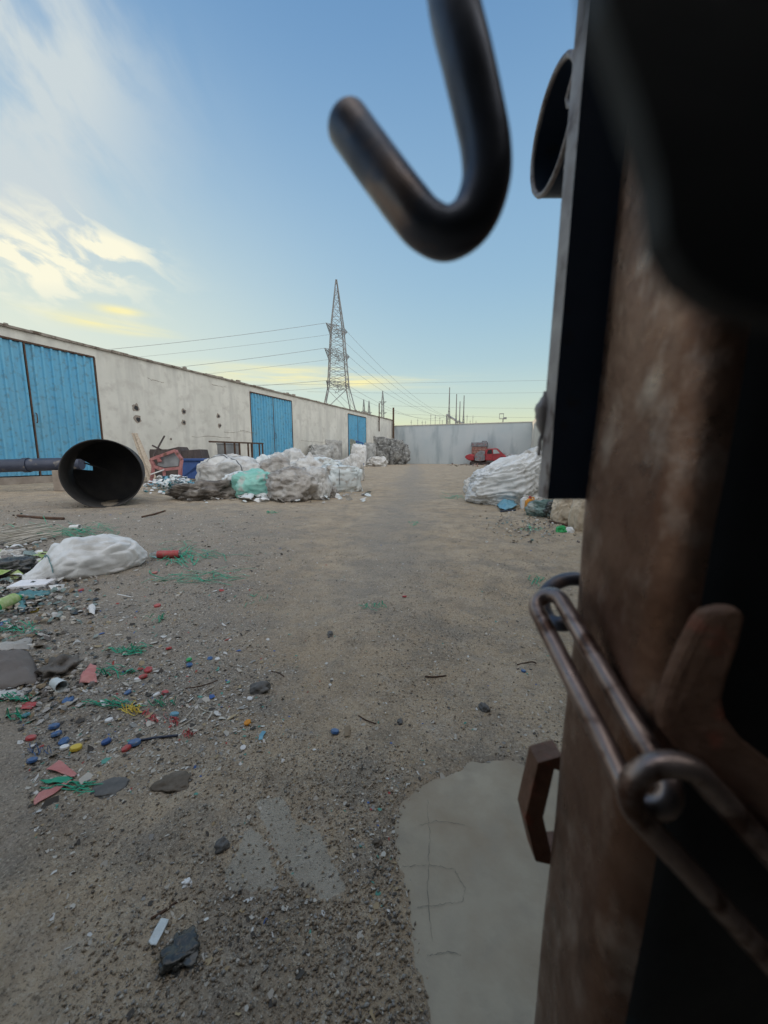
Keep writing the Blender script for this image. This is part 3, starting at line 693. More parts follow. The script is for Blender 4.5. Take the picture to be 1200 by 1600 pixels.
sack('rubber_bag', 'small black bag wedged between the grey sacks', 'bag', 403, 752, 24, 30, M['blackrub'], .9, seed=43, lump=.2, wr=.1)
sack('film_bundle', 'dark brown bundle of film below the pressed bales', 'bundle', 518, 737, 34, 18, M['sackdark'], .8, seed=47, lump=.2, wr=.1)
def cloth_strip(): pass
random.seed(77)
for (px, py, w_, h_, m_, lb) in [(364, 748, 40, 40, 'sackgrey', 'grey-white sack behind the stained one, below the railing'), (385, 757, 46, 40, 'sackgrey', 'pale crumpled sack above the sea-green sack'),
        (418, 755, 36, 44, 'sackblue', 'bluish sack leaning against the mauve-grey one'), (460, 750, 44, 46, 'sackgrey', 'dirty cream sack on top at the back of the heap'), (492, 746, 40, 36, 'sackdirty', 'brownish sack at the back right of the heap'),
        (533, 750, 44, 32, 'sackgrey', 'low white sack behind the boxy bulk bag'), (498, 735, 30, 24, 'sackgrey', 'small pale sack between the heap and the squat grey bale'), (515, 778, 24, 20, 'sackdirty', 'small grey sack at the corner between the lumpy sack and the bulk bag'),
        (448, 784, 26, 16, 'sackgrey', 'low pale bag half under the brown-grey see-through sack'), (296, 779, 20, 9, 'sackdirty', 'little dirty bag left of the dark film clump')]:
    sack('scrap_sack', lb, 'sack', px, py, w_, h_, M[m_], .9, seed=px * .37 + py, lump=.16, wr=.06, group=SK)
BL = 'pressed bales along the wall'
def bale(label, px, py, wpx, hpx, m, seed, dr=.8, ex=.38, yaw=0, name='pressed_bale', **k):
    kk = dict(lump=.10, wr=.10, wr2=.06, wf=(5, 5, 5)); kk.update(k)
    return sack(name, label, 'bale', px, py, wpx, hpx, m, dr, yaw, BL, seed, ex=ex, **kk)
bale('squat grey bale leaning against the wall past the middle doors', 502, 732, 34, 34, M['bale'], 2)
bale('tall light grey bale left of the far blue doors', 520, 730, 26, 41, M['bale'], 4, ex=.3)
bale('greenish mesh bale in front of the far blue doors', 544, 728, 24, 38, M['balegreen'], 6, ex=.3)
bale('see-through net bale right of the far blue doors', 578, 727, 16, 34, M['bale'], 9)
bale('dark bulky bale at the far end of the row', 600, 726, 34, 36, M['baledark'], 10, ex=.5, wr=.2, lump=.2)
bale('dark bale with a white streak nearest the far wall', 620, 726, 26, 34, M['baledark'], 12, ex=.6, wr=.2, lump=.25)
sack('scrap_sack', 'small round dirty sack lying before the dark bales', 'sack', 589, 729, 30, 16, M['sackgrey'], .8, seed=51, lump=.15, wr=.1)
s = sack('bulk_bag', 'tall white bag standing upright before the far blue doors', 'bulk bag', 561, 729, 22, 36, M['sackwhite'], .8, seed=53, ex=.45, lump=.06, wr=.05)
p0 = G(568, 729); p1 = PD(568, 697, depth(p0)); p2 = PD(566, 692, depth(p0)); p3 = PD(558, 690, depth(p0))
mb = MB(); mb.tube([p0, p1, p2, p3], .05, 8); mb.tube([p3, PD(556, 690.3, depth(p0))], .09, 8)
o = mb.build('standpipe', M['navy'], smooth=True, auto=40); tag(o, 'bent dark blue pipe rising in front of the tall white bag', 'pipe')

# right hand heap
RH = 'sacks heaped by the right wall'
sack('scrap_sack', 'huge white woven sack with long folds, by the right wall', 'sack', 788, 790, 116, 76, M['sackwhite'], .75, seed=61, sub=6, ex=.8, lump=.10, wr=.05, wr2=.035, wf=(1.2, 3, 6), slope=.28, group=RH)
sack('scrap_sack', 'grey speckled sack slouching behind the huge white sack', 'sack', 808, 764, 78, 52, M['sackgrey'], .7, seed=63, slope=.4, lump=.15, wr=.08, group=RH)
sack('scrap_sack', 'clean white bag pressed between the huge sack and the gate plate', 'sack', 838, 790, 34, 44, M['sackwhite'], .8, seed=65, group=RH)
sack('scrap_sack', 'beige knotted sack under the end of the gate plate', 'sack', 880, 819, 34, 44, M['sackbeige'], .8, seed=67, lump=.15, wr=.1, group=RH)
sack('scrap_sack', 'smooth beige sack touching the gate post', 'sack', 906, 832, 34, 58, M['sackbeige'], .8, seed=69, lump=.1, wr=.04, group=RH)
sack('scrap_sack', 'small crumpled pale bag at the left toe of the huge white sack', 'sack', 735, 772, 20, 22, M['sackgrey'], .8, seed=71, lump=.25, wr=.15, group=RH)
sack('film_heap', 'teal-grey film heap between the orange jug and the beige sack', 'waste heap', 850, 809, 40, 26, M['filmteal'], .7, seed=73, lump=.3, wr=.2, wf=(3, 3, 9))
sack('film_heap', 'black film lump above the crimson cap', 'waste heap', 864, 811, 26, 22, M['petblack'], .7, seed=75, lump=.3, wr=.2)

# white litter drift under the scrap frames
def drift(name, label, px0, px1, py0, py1, n_, mats, smin, smax, hgt=.1):
    mb = MB()
    for i in range(n_):
        u = random.gauss(0, .45); v = random.gauss(0, .45); u = max(-1, min(1, u)); v = max(-1, min(1, v))
        p = G((px0 + px1) / 2 + u * (px1 - px0) / 2, (py0 + py1) / 2 + v * (py1 - py0) / 2)
        s_ = random.uniform(smin, smax); q = Matrix.Rotation(random.uniform(0, 6.28), 3, 'Z') @ Matrix.Rotation(random.uniform(-.9, .9), 3, 'X')
        k = random.choice((5, 6, 7)); z0 = gz1(p.x, p.y) + hgt * max(0, 1 - u * u - v * v) * random.random() + s_ * .25
        mid = q @ Vector((0, 0, s_ * random.uniform(.1, .3)))
        rim = [q @ Vector((s_ * random.uniform(.3, .65) * math.cos(6.283 * a / k), s_ * random.uniform(.25, .6) * math.sin(6.283 * a / k), s_ * random.uniform(-.15, .15))) for a in range(k)]
        c_ = Vector((p.x, p.y, z0)); mb.add([c_ + mid] + [c_ + r_ for r_ in rim], [(0, a + 1, (a + 1) % k + 1) for a in range(k)], random.randrange(len(mats)))
    o = mb.build(name, mats); tag(o, label, 'litter', kind='stuff'); return o
drift('litter_drift', 'drift of crumpled white and blue film below the faded red frame', 228, 312, 752, 772, 420, [M['sackwhite'], M['sackwhite'], M['sackblue'], M['lightblue'], M['sackgrey'], M['teal']], .05, .20, .28)
drift('litter_drift', 'loose scraps around the foot of the right hand sacks', 740, 925, 792, 848, 520, [M['sackgrey'], M['sackdirty'], M['sackbeige'], M['browncloth'], M['filmteal'], M['cardboard'], M['sackdark']], .010, .038, .012)
drift('litter_drift', 'mixed torn plastic at the left edge of the yard', -120, 90, 835, 930, 420, [M['browncloth'], M['sackgrey'], M['filmteal'], M['cardboard'], M['petblack'], M['sackwhite'], M['lime']], .02, .09, .06)
drift('litter_drift', 'torn film bits lying among and before the heaped sacks', 290, 575, 768, 786, 260, [M['sackgrey'], M['sackwhite'], M['sackdirty'], M['sackblue'], M['sackdark']], .04, .16, .06)
drift('litter_drift', 'dark matted scraps along the left edge of the yard', -160, 150, 800, 1010, 2800, [M['browncloth'], M['sackdark'], M['sackdirty'], M['filmteal'], M['cardboard'], M['petblack'], M['sackgrey'], M['filmteal'], M['twig']], .008, .04, .025)
drift('litter_drift', 'dirty scraps around the grey cloth', -60, 170, 1005, 1130, 420, [M['browncloth'], M['sackdirty'], M['cardboard'], M['sackdark'], M['sackdirty'], M['petblack'], M['twig']], .006, .026, .012)
drift('litter_drift', 'scattered rubbish under the right end of the far wall', 700, 800, 724, 730, 90, [M['blackrub'], M['browncloth'], M['brick'], M['sackdirty']], .08, .22, .05)

# ------------------------------------------------------------------ big drum and long pipe
c0 = G(166, 793); dd = Vector((c0.x, c0.y, 0)).normalized(); side = Vector((dd.y, -dd.x, 0))
axd = (dd * .985 + side * .10).normalized(); rD = .535; LD = 1.15
front = Vector((c0.x, c0.y, gz1(c0.x, c0.y) - .015 + rD)) + dd * .06
dr = empty('steel_drum', (front.x + axd.x * LD / 2, front.y + axd.y * LD / 2, 0), 'big open blackened steel cylinder lying on its side before the first doors', 'steel cylinder')
e1 = side.copy(); e1 = (e1 - axd * e1.dot(axd)).normalized(); e2 = Vector((0, 0, 1)); nn = 64
def ringp(c_, r, k, n_=nn): a = 2 * math.pi * k / n_; return c_ + e1 * (r * math.cos(a)) + e2 * (r * math.sin(a))
mb = MB(); th_ = .012
prof = [(0, rD), (0, rD - th_), (LD, rD - th_), (LD, rD)]
# shell with a rectangular opening cut through the back left
vs = []; st = 12
def dent(k, s_): return 1 + .012 * noise.noise(Vector((math.cos(2 * math.pi * k / nn) * 1.2, math.sin(2 * math.pi * k / nn) * 1.2, s_ * 2)))
for s_ in range(st + 1):
    for k in range(nn): vs.append(ringp(front + axd * (LD * s_ / st), rD * dent(k, s_ / st), k))
fs = []
for s_ in range(st):
    for k in range(nn):
        fs.append((s_ * nn + k, s_ * nn + (k + 1) % nn, (s_ + 1) * nn + (k + 1) % nn, (s_ + 1) * nn + k))
mb.add(vs, fs)
vs = [ringp(front + axd * (LD * s_ / st) , (rD - th_) * dent(k, s_ / st), k) for s_ in range(st + 1) for k in range(nn)]; mb.add(vs, fs, 1)
o1 = len(mb.v)
mb.add([ringp(front, rD * dent(k, 0), k) for k in range(nn)] + [ringp(front, (rD - th_) * dent(k, 0), k) for k in range(nn)], [(k, (k + 1) % nn, (k + 1) % nn + nn, k + nn) for k in range(nn)])
P_(mb, 'shell', [M['drum'], M['drumin']], dr, smooth=True, auto=40)
# rear plate with a torn window through which the blue door shows
back = front + axd * (LD - .02)
bx = lambda u, v: back + e1 * u + e2 * v
def hitback(px, py):
    d = ray(px, py); t_ = (back - EYE).dot(axd) / d.dot(axd); q = EYE + d * t_ - back; return q.dot(e1), q.dot(e2)
hole = [hitback(*q) for q in [(113, 718), (126, 717), (145, 727), (145, 735), (112, 733)]]
k = 60; hc = (sum(h[0] for h in hole) / 5, sum(h[1] for h in hole) / 5)
def hole_r(a):
    best = 0
    for i in range(5):
        x1_, y1_ = hole[i][0] - hc[0], hole[i][1] - hc[1]; x2_, y2_ = hole[(i + 1) % 5][0] - hc[0], hole[(i + 1) % 5][1] - hc[1]
        dx, dy = math.cos(a), math.sin(a); den = dx * (y2_ - y1_) - dy * (x2_ - x1_)
        if abs(den) < 1e-9: continue
        t1 = (x1_ * (y2_ - y1_) - y1_ * (x2_ - x1_)) / den; u1 = (x1_ * dy - y1_ * dx) / den
        if t1 > 0 and -1e-6 <= u1 <= 1 + 1e-6: best = max(best, t1)
    return best
vi = []; vo_ = []
for i in range(k):
    a = 2 * math.pi * i / k; rr = hole_r(a); vi.append(bx(hc[0] + rr * math.cos(a), hc[1] + rr * math.sin(a)))
    bq = hc[0] * math.cos(a) + hc[1] * math.sin(a); cq = hc[0] ** 2 + hc[1] ** 2 - (rD - th_ * .6) ** 2; tt = -bq + math.sqrt(bq * bq - cq)
    vo_.append(bx(hc[0] + tt * math.cos(a), hc[1] + tt * math.sin(a)))
mb = MB(); mb.add(vi + vo_, [(i, (i + 1) % k, (i + 1) % k + k, i + k) for i in range(k)]); o = P_(mb, 'end_plate', M['drumin'], dr); sm_ = o.modifiers.new('t', 'SOLIDIFY'); sm_.thickness = .008
mb = MB(); mb.bar(front + axd * .3 + e1 * -.25 + e2 * .17, front + axd * .9 + e1 * .02 + e2 * .02, .02); P_(mb, 'inner_brace', M['drumin'], dr)
# long pipe behind the drum, resting on a block
la = PD(-260, 738, 8.3); 
pA = PD(-500, 744, 7.7); pB = PD(128, 724, 8.9)
mb = MB(); mb.tube([pA, pA.lerp(pB, .3), pA.lerp(pB, .55), pB], .145, 20); po = mb.build('long_pipe', M['pipe'], smooth=True, auto=40); tag(po, 'long dark blue pipe lying raised behind the steel cylinder', 'pipe')
mb = MB(); q = pA.lerp(pB, .845); ux = (pB - pA).normalized(); mb.lathe([(.146, -.05), (.165, -.05), (.165, .05), (.146, .05)], q, ux, 20); P_(mb, 'coupling', M['pipe'], po, smooth=True, auto=40)
q = pA.lerp(pB, .96) ; mb = MB(); mb.box((q.x, q.y, (q.z - .14) / 2), (.5, .35, q.z - .145), Matrix.Rotation(.4, 3, 'Z')); q2 = pA.lerp(pB, .2); 
o = mb.build('support_block', M['kerb'], bevel=.01); tag(o, 'rough concrete block under the end of the long pipe', 'block')
mb = MB(); mb.box((q2.x, q2.y, (q2.z - .14) / 2), (.5, .35, q2.z - .145), Matrix.Rotation(.2, 3, 'Z')); o = mb.build('support_block', M['kerb'], bevel=.01); tag(o, 'rough concrete block under the far left of the long pipe', 'block')
# post and boards behind the drum
p = G(162, 748); dq = depth(p); mb = MB(); tp = PD(162, 669, dq); w_ = 9 * dq / FPX
mb.box((p.x, p.y, tp.z / 2), (w_, w_, tp.z), Matrix.Rotation(.4, 3, 'Z')); mb.box((p.x, p.y, tp.z - .1), (w_ * 1.1, w_ * 1.1, .03), Matrix.Rotation(.4, 3, 'Z'))
o = mb.build('brick_post', M['brick'], bevel=.01); tag(o, 'square reddish post showing above the steel cylinder', 'post')
mb = MB()
for (xa, ya, xb, yb) in [(208, 677, 226, 730), (212, 677, 232, 735), (215, 684, 236, 738)]:
    g0 = G(xb, 752); dq = depth(g0); mb.bar(PD(xa, ya, dq + .9), PD(xb + 8, 752, dq), .10, .02)
o = mb.build('leaning_boards', M['palewood']); tag(o, 'pale boards leaning together behind the steel cylinder', 'boards')

# ------------------------------------------------------------------ scrap pieces left of the heap
g0 = G(305, 752); dq = depth(g0)
def quadbox(pts, dq, thick, mb, mi=0):
    poly = [PD(x, y, dq) for x, y in pts]; v = Vector((FH.x, FH.y, 0)) * thick; mb.prism(poly, v, mi)
mb = MB(); quadbox([(283, 748), (311, 748), (320, 718), (334, 719), (338, 717), (284, 717), (282, 722)], dq, .9, mb)
mb.v = [v for v in mb.v]
bin_ = mb.build('scrap_bin', M['navy'], bevel=.015); tag(bin_, 'dark blue open bin behind the white litter drift', 'bin')
mb = MB(); quadbox([(280, 716.5), (339, 716.5), (337, 720), (281, 720)], dq - .06, 1.0, mb); P_(mb, 'rim', M['navy'], bin_, bevel=.01)
mb = MB(); quadbox([(236, 748), (283, 748), (283, 704), (279, 698), (262, 702), (234, 702), (233, 706)], dq + .95, .6, mb); quadbox([(284, 717), (316, 717), (312, 702), (283, 704)], dq + .98, .6, mb)
o = mb.build('junk_cabinet', M['darkwood'], bevel=.01); tag(o, 'dark purple-brown battered cabinet standing behind the blue bin', 'cabinet')
fe = empty('machine_frame', G(255, 758), 'faded red bent machine frame with grey panel', 'scrap frame')
d2 = depth(G(255, 758))
def PP(x, y, o_=0): return PD(x, y, d2 + o_)
mb = MB()
for a, b_ in [((236, 718), (274, 704)), ((274, 704), (284, 718)), ((284, 718), (282, 731)), ((282, 731), (256, 734)), ((256, 734), (238, 728)), ((236, 718), (240, 728)), ((240, 728), (236, 756)), ((256, 734), (258, 757)), ((282, 731), (281, 757)), ((246, 712), (250, 722))]:
    mb.bar(PP(*a), PP(*b_), .075); mb.bar(PP(*a, .5), PP(*b_, .5), .06)
for a in [(236, 718), (274, 704), (284, 718), (256, 734)]: mb.bar(PP(*a), PP(*a, .5), .04)
P_(mb, 'frame', M['pinkmetal'], fe)
mb = MB(); quadbox([(248, 716), (273, 708), (280, 719), (278, 728), (256, 730), (246, 727)], d2 + .1, .03, mb); P_(mb, 'panel', M['graymetal'], fe)
mb = MB()
mb.bar(PD(236, 741, d2 - .05), PD(256, 734, d2 - .1), .03); P_(mb, 'white_rail', M['white'], fe)
d3 = d2 + .4; mb = MB(); mb.bar(PD(240, 712, d3), PD(257, 681, d3 + .3), .035); mb.bar(PD(238, 696, d3 + .2), PD(252, 703, d3 + .2), .04); mb.bar(PD(240, 712, d3), PD(238, 757, d3 - .4), .035)
o = mb.build('scrap_rod', M['darkwood']); tag(o, 'dark bar with a crosspiece poking up out of the scrap', 'bar')
# railing
rl = empty('railing', G(372, 752), 'low dark steel railing between the scrap and the middle blue doors', 'railing')
ra = PX(327, 690, WX + 2.6); rb = PX(411, 693, WX + 2.0)
mb = MB(); mb.bar(ra, rb, .06); mb.bar(Vector((ra.x, ra.y, .15)).lerp(Vector((rb.x, rb.y, .15)), .22), Vector((rb.x, rb.y, .15)), .05); P_(mb, 'top_rail', M['rustbar'], rl)
for f_ in (.24, .41, .50, .67, .74, .91, .985):
    q = ra.lerp(rb, f_); mb = MB(); mb.bar((q.x, q.y, 0), (q.x, q.y, q.z - .03), .05); P_(mb, 'baluster', M['rustbar'], rl)
p = PX(357, 706, WX + 1.4); mb = MB(); mb.box((p.x, p.y, p.z / 2 + .15), (.5, .75, p.z + .3)); mb.box((p.x, p.y, p.z + .33), (.54, .80, .06)); o = mb.build('metal_box', M['graymetal'], bevel=.02); tag(o, 'grey metal box standing behind the railing', 'box')

# ------------------------------------------------------------------ red car and crates
YC = 34.6
def CX(px): return PY(px, 715, YC).x
cx0, cx1 = CX(727), CX(789.5); Lc = cx1 - cx0; cw = 1.6
car = empty('wrecked_car', ((cx0 + cx1) / 2, YC + .8, 0), 'wrecked red car without wheels by the far wall, crushed at the rear', 'car')
def cz(py): return PY(755, py, YC).z
def X_(px): return CX(px)
prof = [(758, 719), (758, 712), (757.5, 704), (761, 701), (776, 700.5), (782, 706), (787, 710.5), (791, 713), (791.5, 718), (787, 720), (783, 717), (779, 717), (776, 720.5)]
mb = MB(); mb.prism([(X_(a), YC, cz(b_)) for a, b_ in prof], (0, cw, 0)); body = P_(mb, 'body', M['carred'], car, bevel=.05)
prof = [(757.4, 719.5), (757.6, 706), (750, 704), (744, 708), (741, 713), (742, 720), (750, 721)]
mb = MB(); mb.prism([(X_(a), YC + .02, cz(b_)) for a, b_ in prof], (0, cw - .1, 0)); o = P_(mb, 'rear_quarter', M['carwreck'], car, bevel=.04)
prof = [(740.8, 719), (740, 712), (735, 709), (728, 711), (725.5, 714), (729, 718), (735, 720)]
mb = MB(); mb.prism([(X_(a), YC + .1, cz(b_)) for a, b_ in prof], (0, cw - .3, 0)); o = P_(mb, 'crushed_end', M['carred'], car, bevel=.06)
for px_ in (784,): 
    mb = MB(); mb.lathe([(.02, 0), (.26, 0), (.30, .03), (.30, .16), (.26, .18), (.02, .18)], (X_(px_), YC - .02, cz(719) + .02), (0, 1, 0), 20); P_(mb, 'wheel_hub', M['blackrub'], car, smooth=True, auto=40)
for pts in ([(762, 703), (768, 702.5), (768.5, 709), (760.5, 709)], [(770, 702.5), (775.5, 702.8), (781, 708.5), (770.5, 709)]):
    mb = MB(); mb.prism([(X_(a), YC - .035, cz(b_)) for a, b_ in pts], (0, .02, 0)); P_(mb, 'window', M['glass'] if pts[0][0] > 765 else M['blackrub'], car)
mb = MB(); mb.prism([(X_(776.5), YC + .1, cz(700.8) + .015), (X_(786), YC + .1, cz(709.3) + .02), (X_(786), YC + cw - .1, cz(709.3) + .02), (X_(776.5), YC + cw - .1, cz(700.8) + .015)], (0.02, 0, .02)); P_(mb, 'windscreen', M['glass'], car)
mb = MB(); mb.box((X_(769), YC - .012, cz(713)), (.02, .01, .75)); mb.box((X_(771), YC - .03, cz(711)), (.14, .03, .03)); P_(mb, 'door_seam', M['blackrub'], body)
mb = MB(); mb.box((X_(790), YC + .3, cz(713)), (.12, .3, .14)); P_(mb, 'headlight', M['glass'], car, bevel=.02)
mb = MB(); mb.box((X_(758), YC + .8, .12), (2.4, 1.2, .22)); mb.box((X_(778), YC + .8, .12), (.5, 1.2, .22)); mb.box((X_(738), YC + .8, .14), (.5, 1.1, .26)); o = mb.build('timber_blocks', M['darkwood'], bevel=.02); tag(o, 'dark timber blocks under the wrecked red car', 'blocks')
yk = 36.2; a_, e_ = PY(737, 700, yk).x, PY(759.5, 700, yk).x
mb = MB(); z1 = PY(748, 698, yk).z; z2 = PY(748, 691, yk).z
mb.box(((a_ + e_) / 2, yk + .4, z1 / 2), (e_ - a_, .8, z1)); 
cr = mb.build('brick_stack', M['brick'], bevel=.02); tag(cr, 'stack of reddish blocks against the far wall behind the car', 'block stack')
for i in range(7):
    mb = MB(); mb.box(((a_ + e_) / 2, yk - .002, z1 * (i + .5) / 7), (e_ - a_ + .01, .02, .02)); P_(mb, 'batten', M['darkwood'], cr)
mb = MB(); mb.box(((a_ + e_) / 2, yk + .4, (z1 + z2) / 2 + .005), (e_ - a_ + .1, .9, z2 - z1)); mb.box((e_ - .2, yk + .3, z2 + .05), (.4, .5, .16)); o = mb.build('grey_crate', M['carwreck'], bevel=.03); tag(o, 'grey-brown crate lying on top of the reddish block stack', 'crate')
sack('rubber_bag', 'black bag sitting at the foot of the far wall, left of the car', 'bag', 716, 723.5, 7, 8, M['blackrub'], .9, seed=81)
sack('rubble_heap', 'mixed grey rubble mound right of the red car', 'rubble heap', 806, 733, 38, 22, M['sackdirty'], .9, seed=83, lump=.3, wr=.2)
o = sack('blue_bundle', 'small bright blue bundle at the nose of the red car', 'bundle', 792, 725, 8, 14, M['blue'], .8, seed=85)

# ------------------------------------------------------------------ pylons, masts and cables
def lattice(name, label, cat, base, lev, rot, lw, bw, m, arms=(), group=None, sub=None):
    """lev: list of (z, halfwidth, n_panels_up_to_next)"""
    root = empty(name, base, label, cat, group) 
    ca, sa = math.cos(rot), math.sin(rot)
    def pt(i, z, hw):
        x, y = ((-1, -1), (1, -1), (1, 1), (-1, 1))[i]; x *= hw; y *= hw
        return Vector((base[0] + x * ca - y * sa, base[1] + x * sa + y * ca, z))
    lg = MB(); br = MB()
    for (z0, w0, k), (z1, w1, _) in zip(lev, lev[1:]):
        for i in range(4): lg.bar(pt(i, z0, w0), pt(i, z1, w1), lw)
        for j in range(k):
            za, zb = z0 + (z1 - z0) * j / k, z0 + (z1 - z0) * (j + 1) / k; wa, wb = w0 + (w1 - w0) * j / k, w0 + (w1 - w0) * (j + 1) / k
            for i in range(4):
                i2 = (i + 1) % 4
                br.bar(pt(i, za, wa), pt(i2, zb, wb), bw); br.bar(pt(i2, za, wa), pt(i, zb, wb), bw); br.bar(pt(i, zb, wb), pt(i2, zb, wb), bw)
    P_(lg, 'leg_frame', m, root); P_(br, 'bracing', m, root)
    tips = []
    for (z, hw, reach, drop, ar) in arms:
        for sg in (-1, 1):
            d = Vector((math.cos(ar) * sg, math.sin(ar) * sg, 0)); tip = Vector((base[0], base[1], z)) + d * reach; am = MB()
            sd_ = Vector((-d.y, d.x, 0))
            for s2 in (-1, 1):
                a = Vector((base[0], base[1], z)) + d * hw * .6 + sd_ * hw * s2; a2 = a - Vector((0, 0, drop))
                am.bar(a, tip, bw * 1.2); am.bar(a2, tip, bw * 1.2)
                for q in (.25, .5, .75): am.bar(a.lerp(tip, q), a2.lerp(tip, q), bw); am.bar(a.lerp(tip, q), a2.lerp(tip, q - .25), bw)
            for q in (0, .3, .6): 
                a = Vector((base[0], base[1], z)) + d * hw * .6; am.bar((a + sd_ * hw).lerp(tip, q), (a - sd_ * hw).lerp(tip, q), bw)
            P_(am, 'crossarm', m, root); tips.append(tip)
    return root, tips
DP = 112.0
pb_ = PD(530, 712, DP); S_ = DP / FPX
bP_ = (pb_ - EYE).dot(FH)
zz = lambda py: PB(530, py, bP_).z
rotp = YAW + R(14)
lev = [(0, 7.2, 3), (zz(606), 2.75, 4), (zz(560), 2.2, 4), (zz(512), 1.65, 5), (zz(437), .12, 0)]
armdir = YAW + R(57)
py_root, tips = lattice('pylon', 'tall lattice pylon rising behind the warehouse', 'pylon', (pb_.x, pb_.y, 0), lev, rotp, .20, .085, M['pylon'],
    arms=[(zz(512), 1.6, 4.6, 2.2, armdir), (zz(551), 2.0, 5.4, 2.4, armdir), (zz(599), 2.4, 5.0, 2.4, armdir)])
CG = 'power cables of the pylon'
def cable(label, a, b_, sag, r=.05, group=None):
    r *= .65
    a = Vector(a); b_ = Vector(b_); pts = []
    for i in range(17):
        f_ = i / 16; p = a.lerp(b_, f_); p.z -= sag * 4 * f_ * (1 - f_); pts.append(p)
    mb = MB(); mb.tube(pts, r, 5); o = mb.build('power_cable', M['wire']); tag(o, label, 'cable', group)
for i, (tp, ex, ey) in enumerate(zip(tips[0::2], (-420, -420, -420), (560, 628, 650))):
    dpt = depth(tp)
    cable('cable strung from the near arms of the tall pylon over the warehouse', tp, PD(ex, ey - 30 * i + 20, 75), 2.0, .07, CG)
for i, (tp, ex, ey) in enumerate(zip(tips[1::2], (-500, -500, -500), (590, 650, 665))):
    cable('cable strung from the far arms of the tall pylon over the warehouse', tp, PD(ex, ey - 26 * i + 10, 95), 2.5, .05, CG + ' far side')
gt = PD(705, 654, 210)
for tp, tx, ty in ((tips[0], 700, 652), (tips[2], 697, 651), (tips[4], 694, 652), (tips[1], 712, 656), (tips[3], 708, 655), (tips[5], 704, 655)):
    cable('cable dropping from the tall pylon towards the substation', tp, PD(tx, ty, 210), 4.0, .055, 'cables down to the substation')
for (xa, ya, xb, yb, dq, lb) in [(-200, 603, 1100, 588, 170, 'highest level cable crossing the sky above the far wall'), (480, 612, 1100, 606, 180, 'second level cable crossing low over the far wall'),
                         (610, 634, 1100, 632, 190, 'third level cable crossing low over the far wall'), (610, 646, 1100, 650, 190, 'lowest level cable just above the far wall')]:
    cable(lb, PD(xa, ya, dq), PD(xb, yb, dq), 1.5, .065)
for (px, top, dq, wpx, lb) in [(598, 613, 260, 7, 'small distant pylon just left of the corner post'), (569, 626, 240, 6, 'left twin of the distant portal pylons'), (577, 628, 240, 6, 'right twin of the distant portal pylons')]:
    b0 = PD(px, 712, dq); zt = PD(px, top, dq).z; hw = wpx / 2 * dq / FPX
    lattice('pylon', lb, 'pylon', (b0.x, b0.y, 0), [(0, hw * 1.6, 3), (zt * .55, hw * .55, 3), (zt * .85, hw * .4, 2), (zt, .1, 0)], YAW + .3, .20, .09, M['pylon'],
            arms=[(zt * .84, hw * .4, hw * 1.7, 1.5, YAW), (zt * .68, hw * .5, hw * 1.9, 1.5, YAW), (zt * .54, hw * .55, hw * 1.6, 1.5, YAW)] if px == 598 else [(zt * .8, hw * .4, hw * 1.5, 1.5, YAW)])
for (px, top, w_, lb) in [(700, 608, 3.4, 'tallest lattice lightning mast of the substation'), (711, 618, 2.0, 'slim lattice mast right of the tallest one'), (716.5, 629, 2, 'shortest of the four clustered substation masts'), (722.5, 620, 2.4, 'rightmost of the four clustered substation masts')]:
    dq = 205; b0 = PD(px, 712, dq); zt = PD(px, top, dq).z; hw = w_ / 2 * dq / FPX
    lattice('lattice_mast', lb, 'mast', (b0.x, b0.y, 0), [(0, hw * 1.3, 6), (zt * .55, hw, 4), (zt * .72, hw * .35, 2), (zt, .08, 0)], YAW, .17, .08, M['pylon'])
mb = MB()
for (xa, ya, xb, yb) in [(698, 648, 712, 657), (715, 658, 723, 662)]:
    a, e = PD(xa, ya, 215), PD(xb, yb, 190); mb.bar(a, e, .9, .7); mb.bar((a.x, a.y, 0), a, .5); mb.bar((e.x, e.y, 0), e, .5)
o = mb.build('substation_gantry', M['pylon']); tag(o, 'dark sloping steel gantry of the substation beyond the wall', 'gantry')
for i, (px, top) in enumerate([(642, 657), (652, 655), (659, 658), (664, 658), (672, 648), (679, 650), (686, 652), (728, 649), (733, 657), (737, 650), (742, 658), (576, 648), (690, 657), (827, 659)]):
    dq = 180 + (i * 37) % 60; b0 = PD(px, 712, dq); zt = PD(px, top, dq).z; mb = MB(); mb.tube([(b0.x, b0.y, 0), (b0.x, b0.y, zt)], [.16, .10], 6); mb.box((b0.x, b0.y, zt - 1), (.9, .12, .12), Matrix.Rotation(YAW, 3, 'Z'))
    o = mb.build('thin_pole', M['pylon']); tag(o, 'thin grey substation pole poking above the far wall', 'pole', 'thin substation poles')
dq = 120; b0 = PD(783.5, 712, dq); mb = MB(); zt = PD(783, 655, dq).z; u_ = 6.5 * dq / FPX
mb.tube([(b0.x, b0.y, 0), (b0.x, b0.y, zt)], .16, 8)
lm = mb.build('light_mast', M['pylon']); tag(lm, 'pole with a square box frame on top, above the far wall', 'mast')
mb = MB(); cx_ = b0.x - .5
for zl in (zt, zt + 1.5): mb.box((cx_, b0.y, zl), (u_, .9, .14), Matrix.Rotation(YAW, 3, 'Z'))
for sx in (-.5, .5): 
    q = Vector((cx_, b0.y, 0)) + RT * (u_ * sx * .95); mb.bar((q.x, q.y, zt), (q.x, q.y, zt + 1.5), .12)
mb.box((b0.x + .6, b0.y, zt + .1), (.9, .6, .5)); P_(mb, 'platform_frame', M['pylon'], lm)

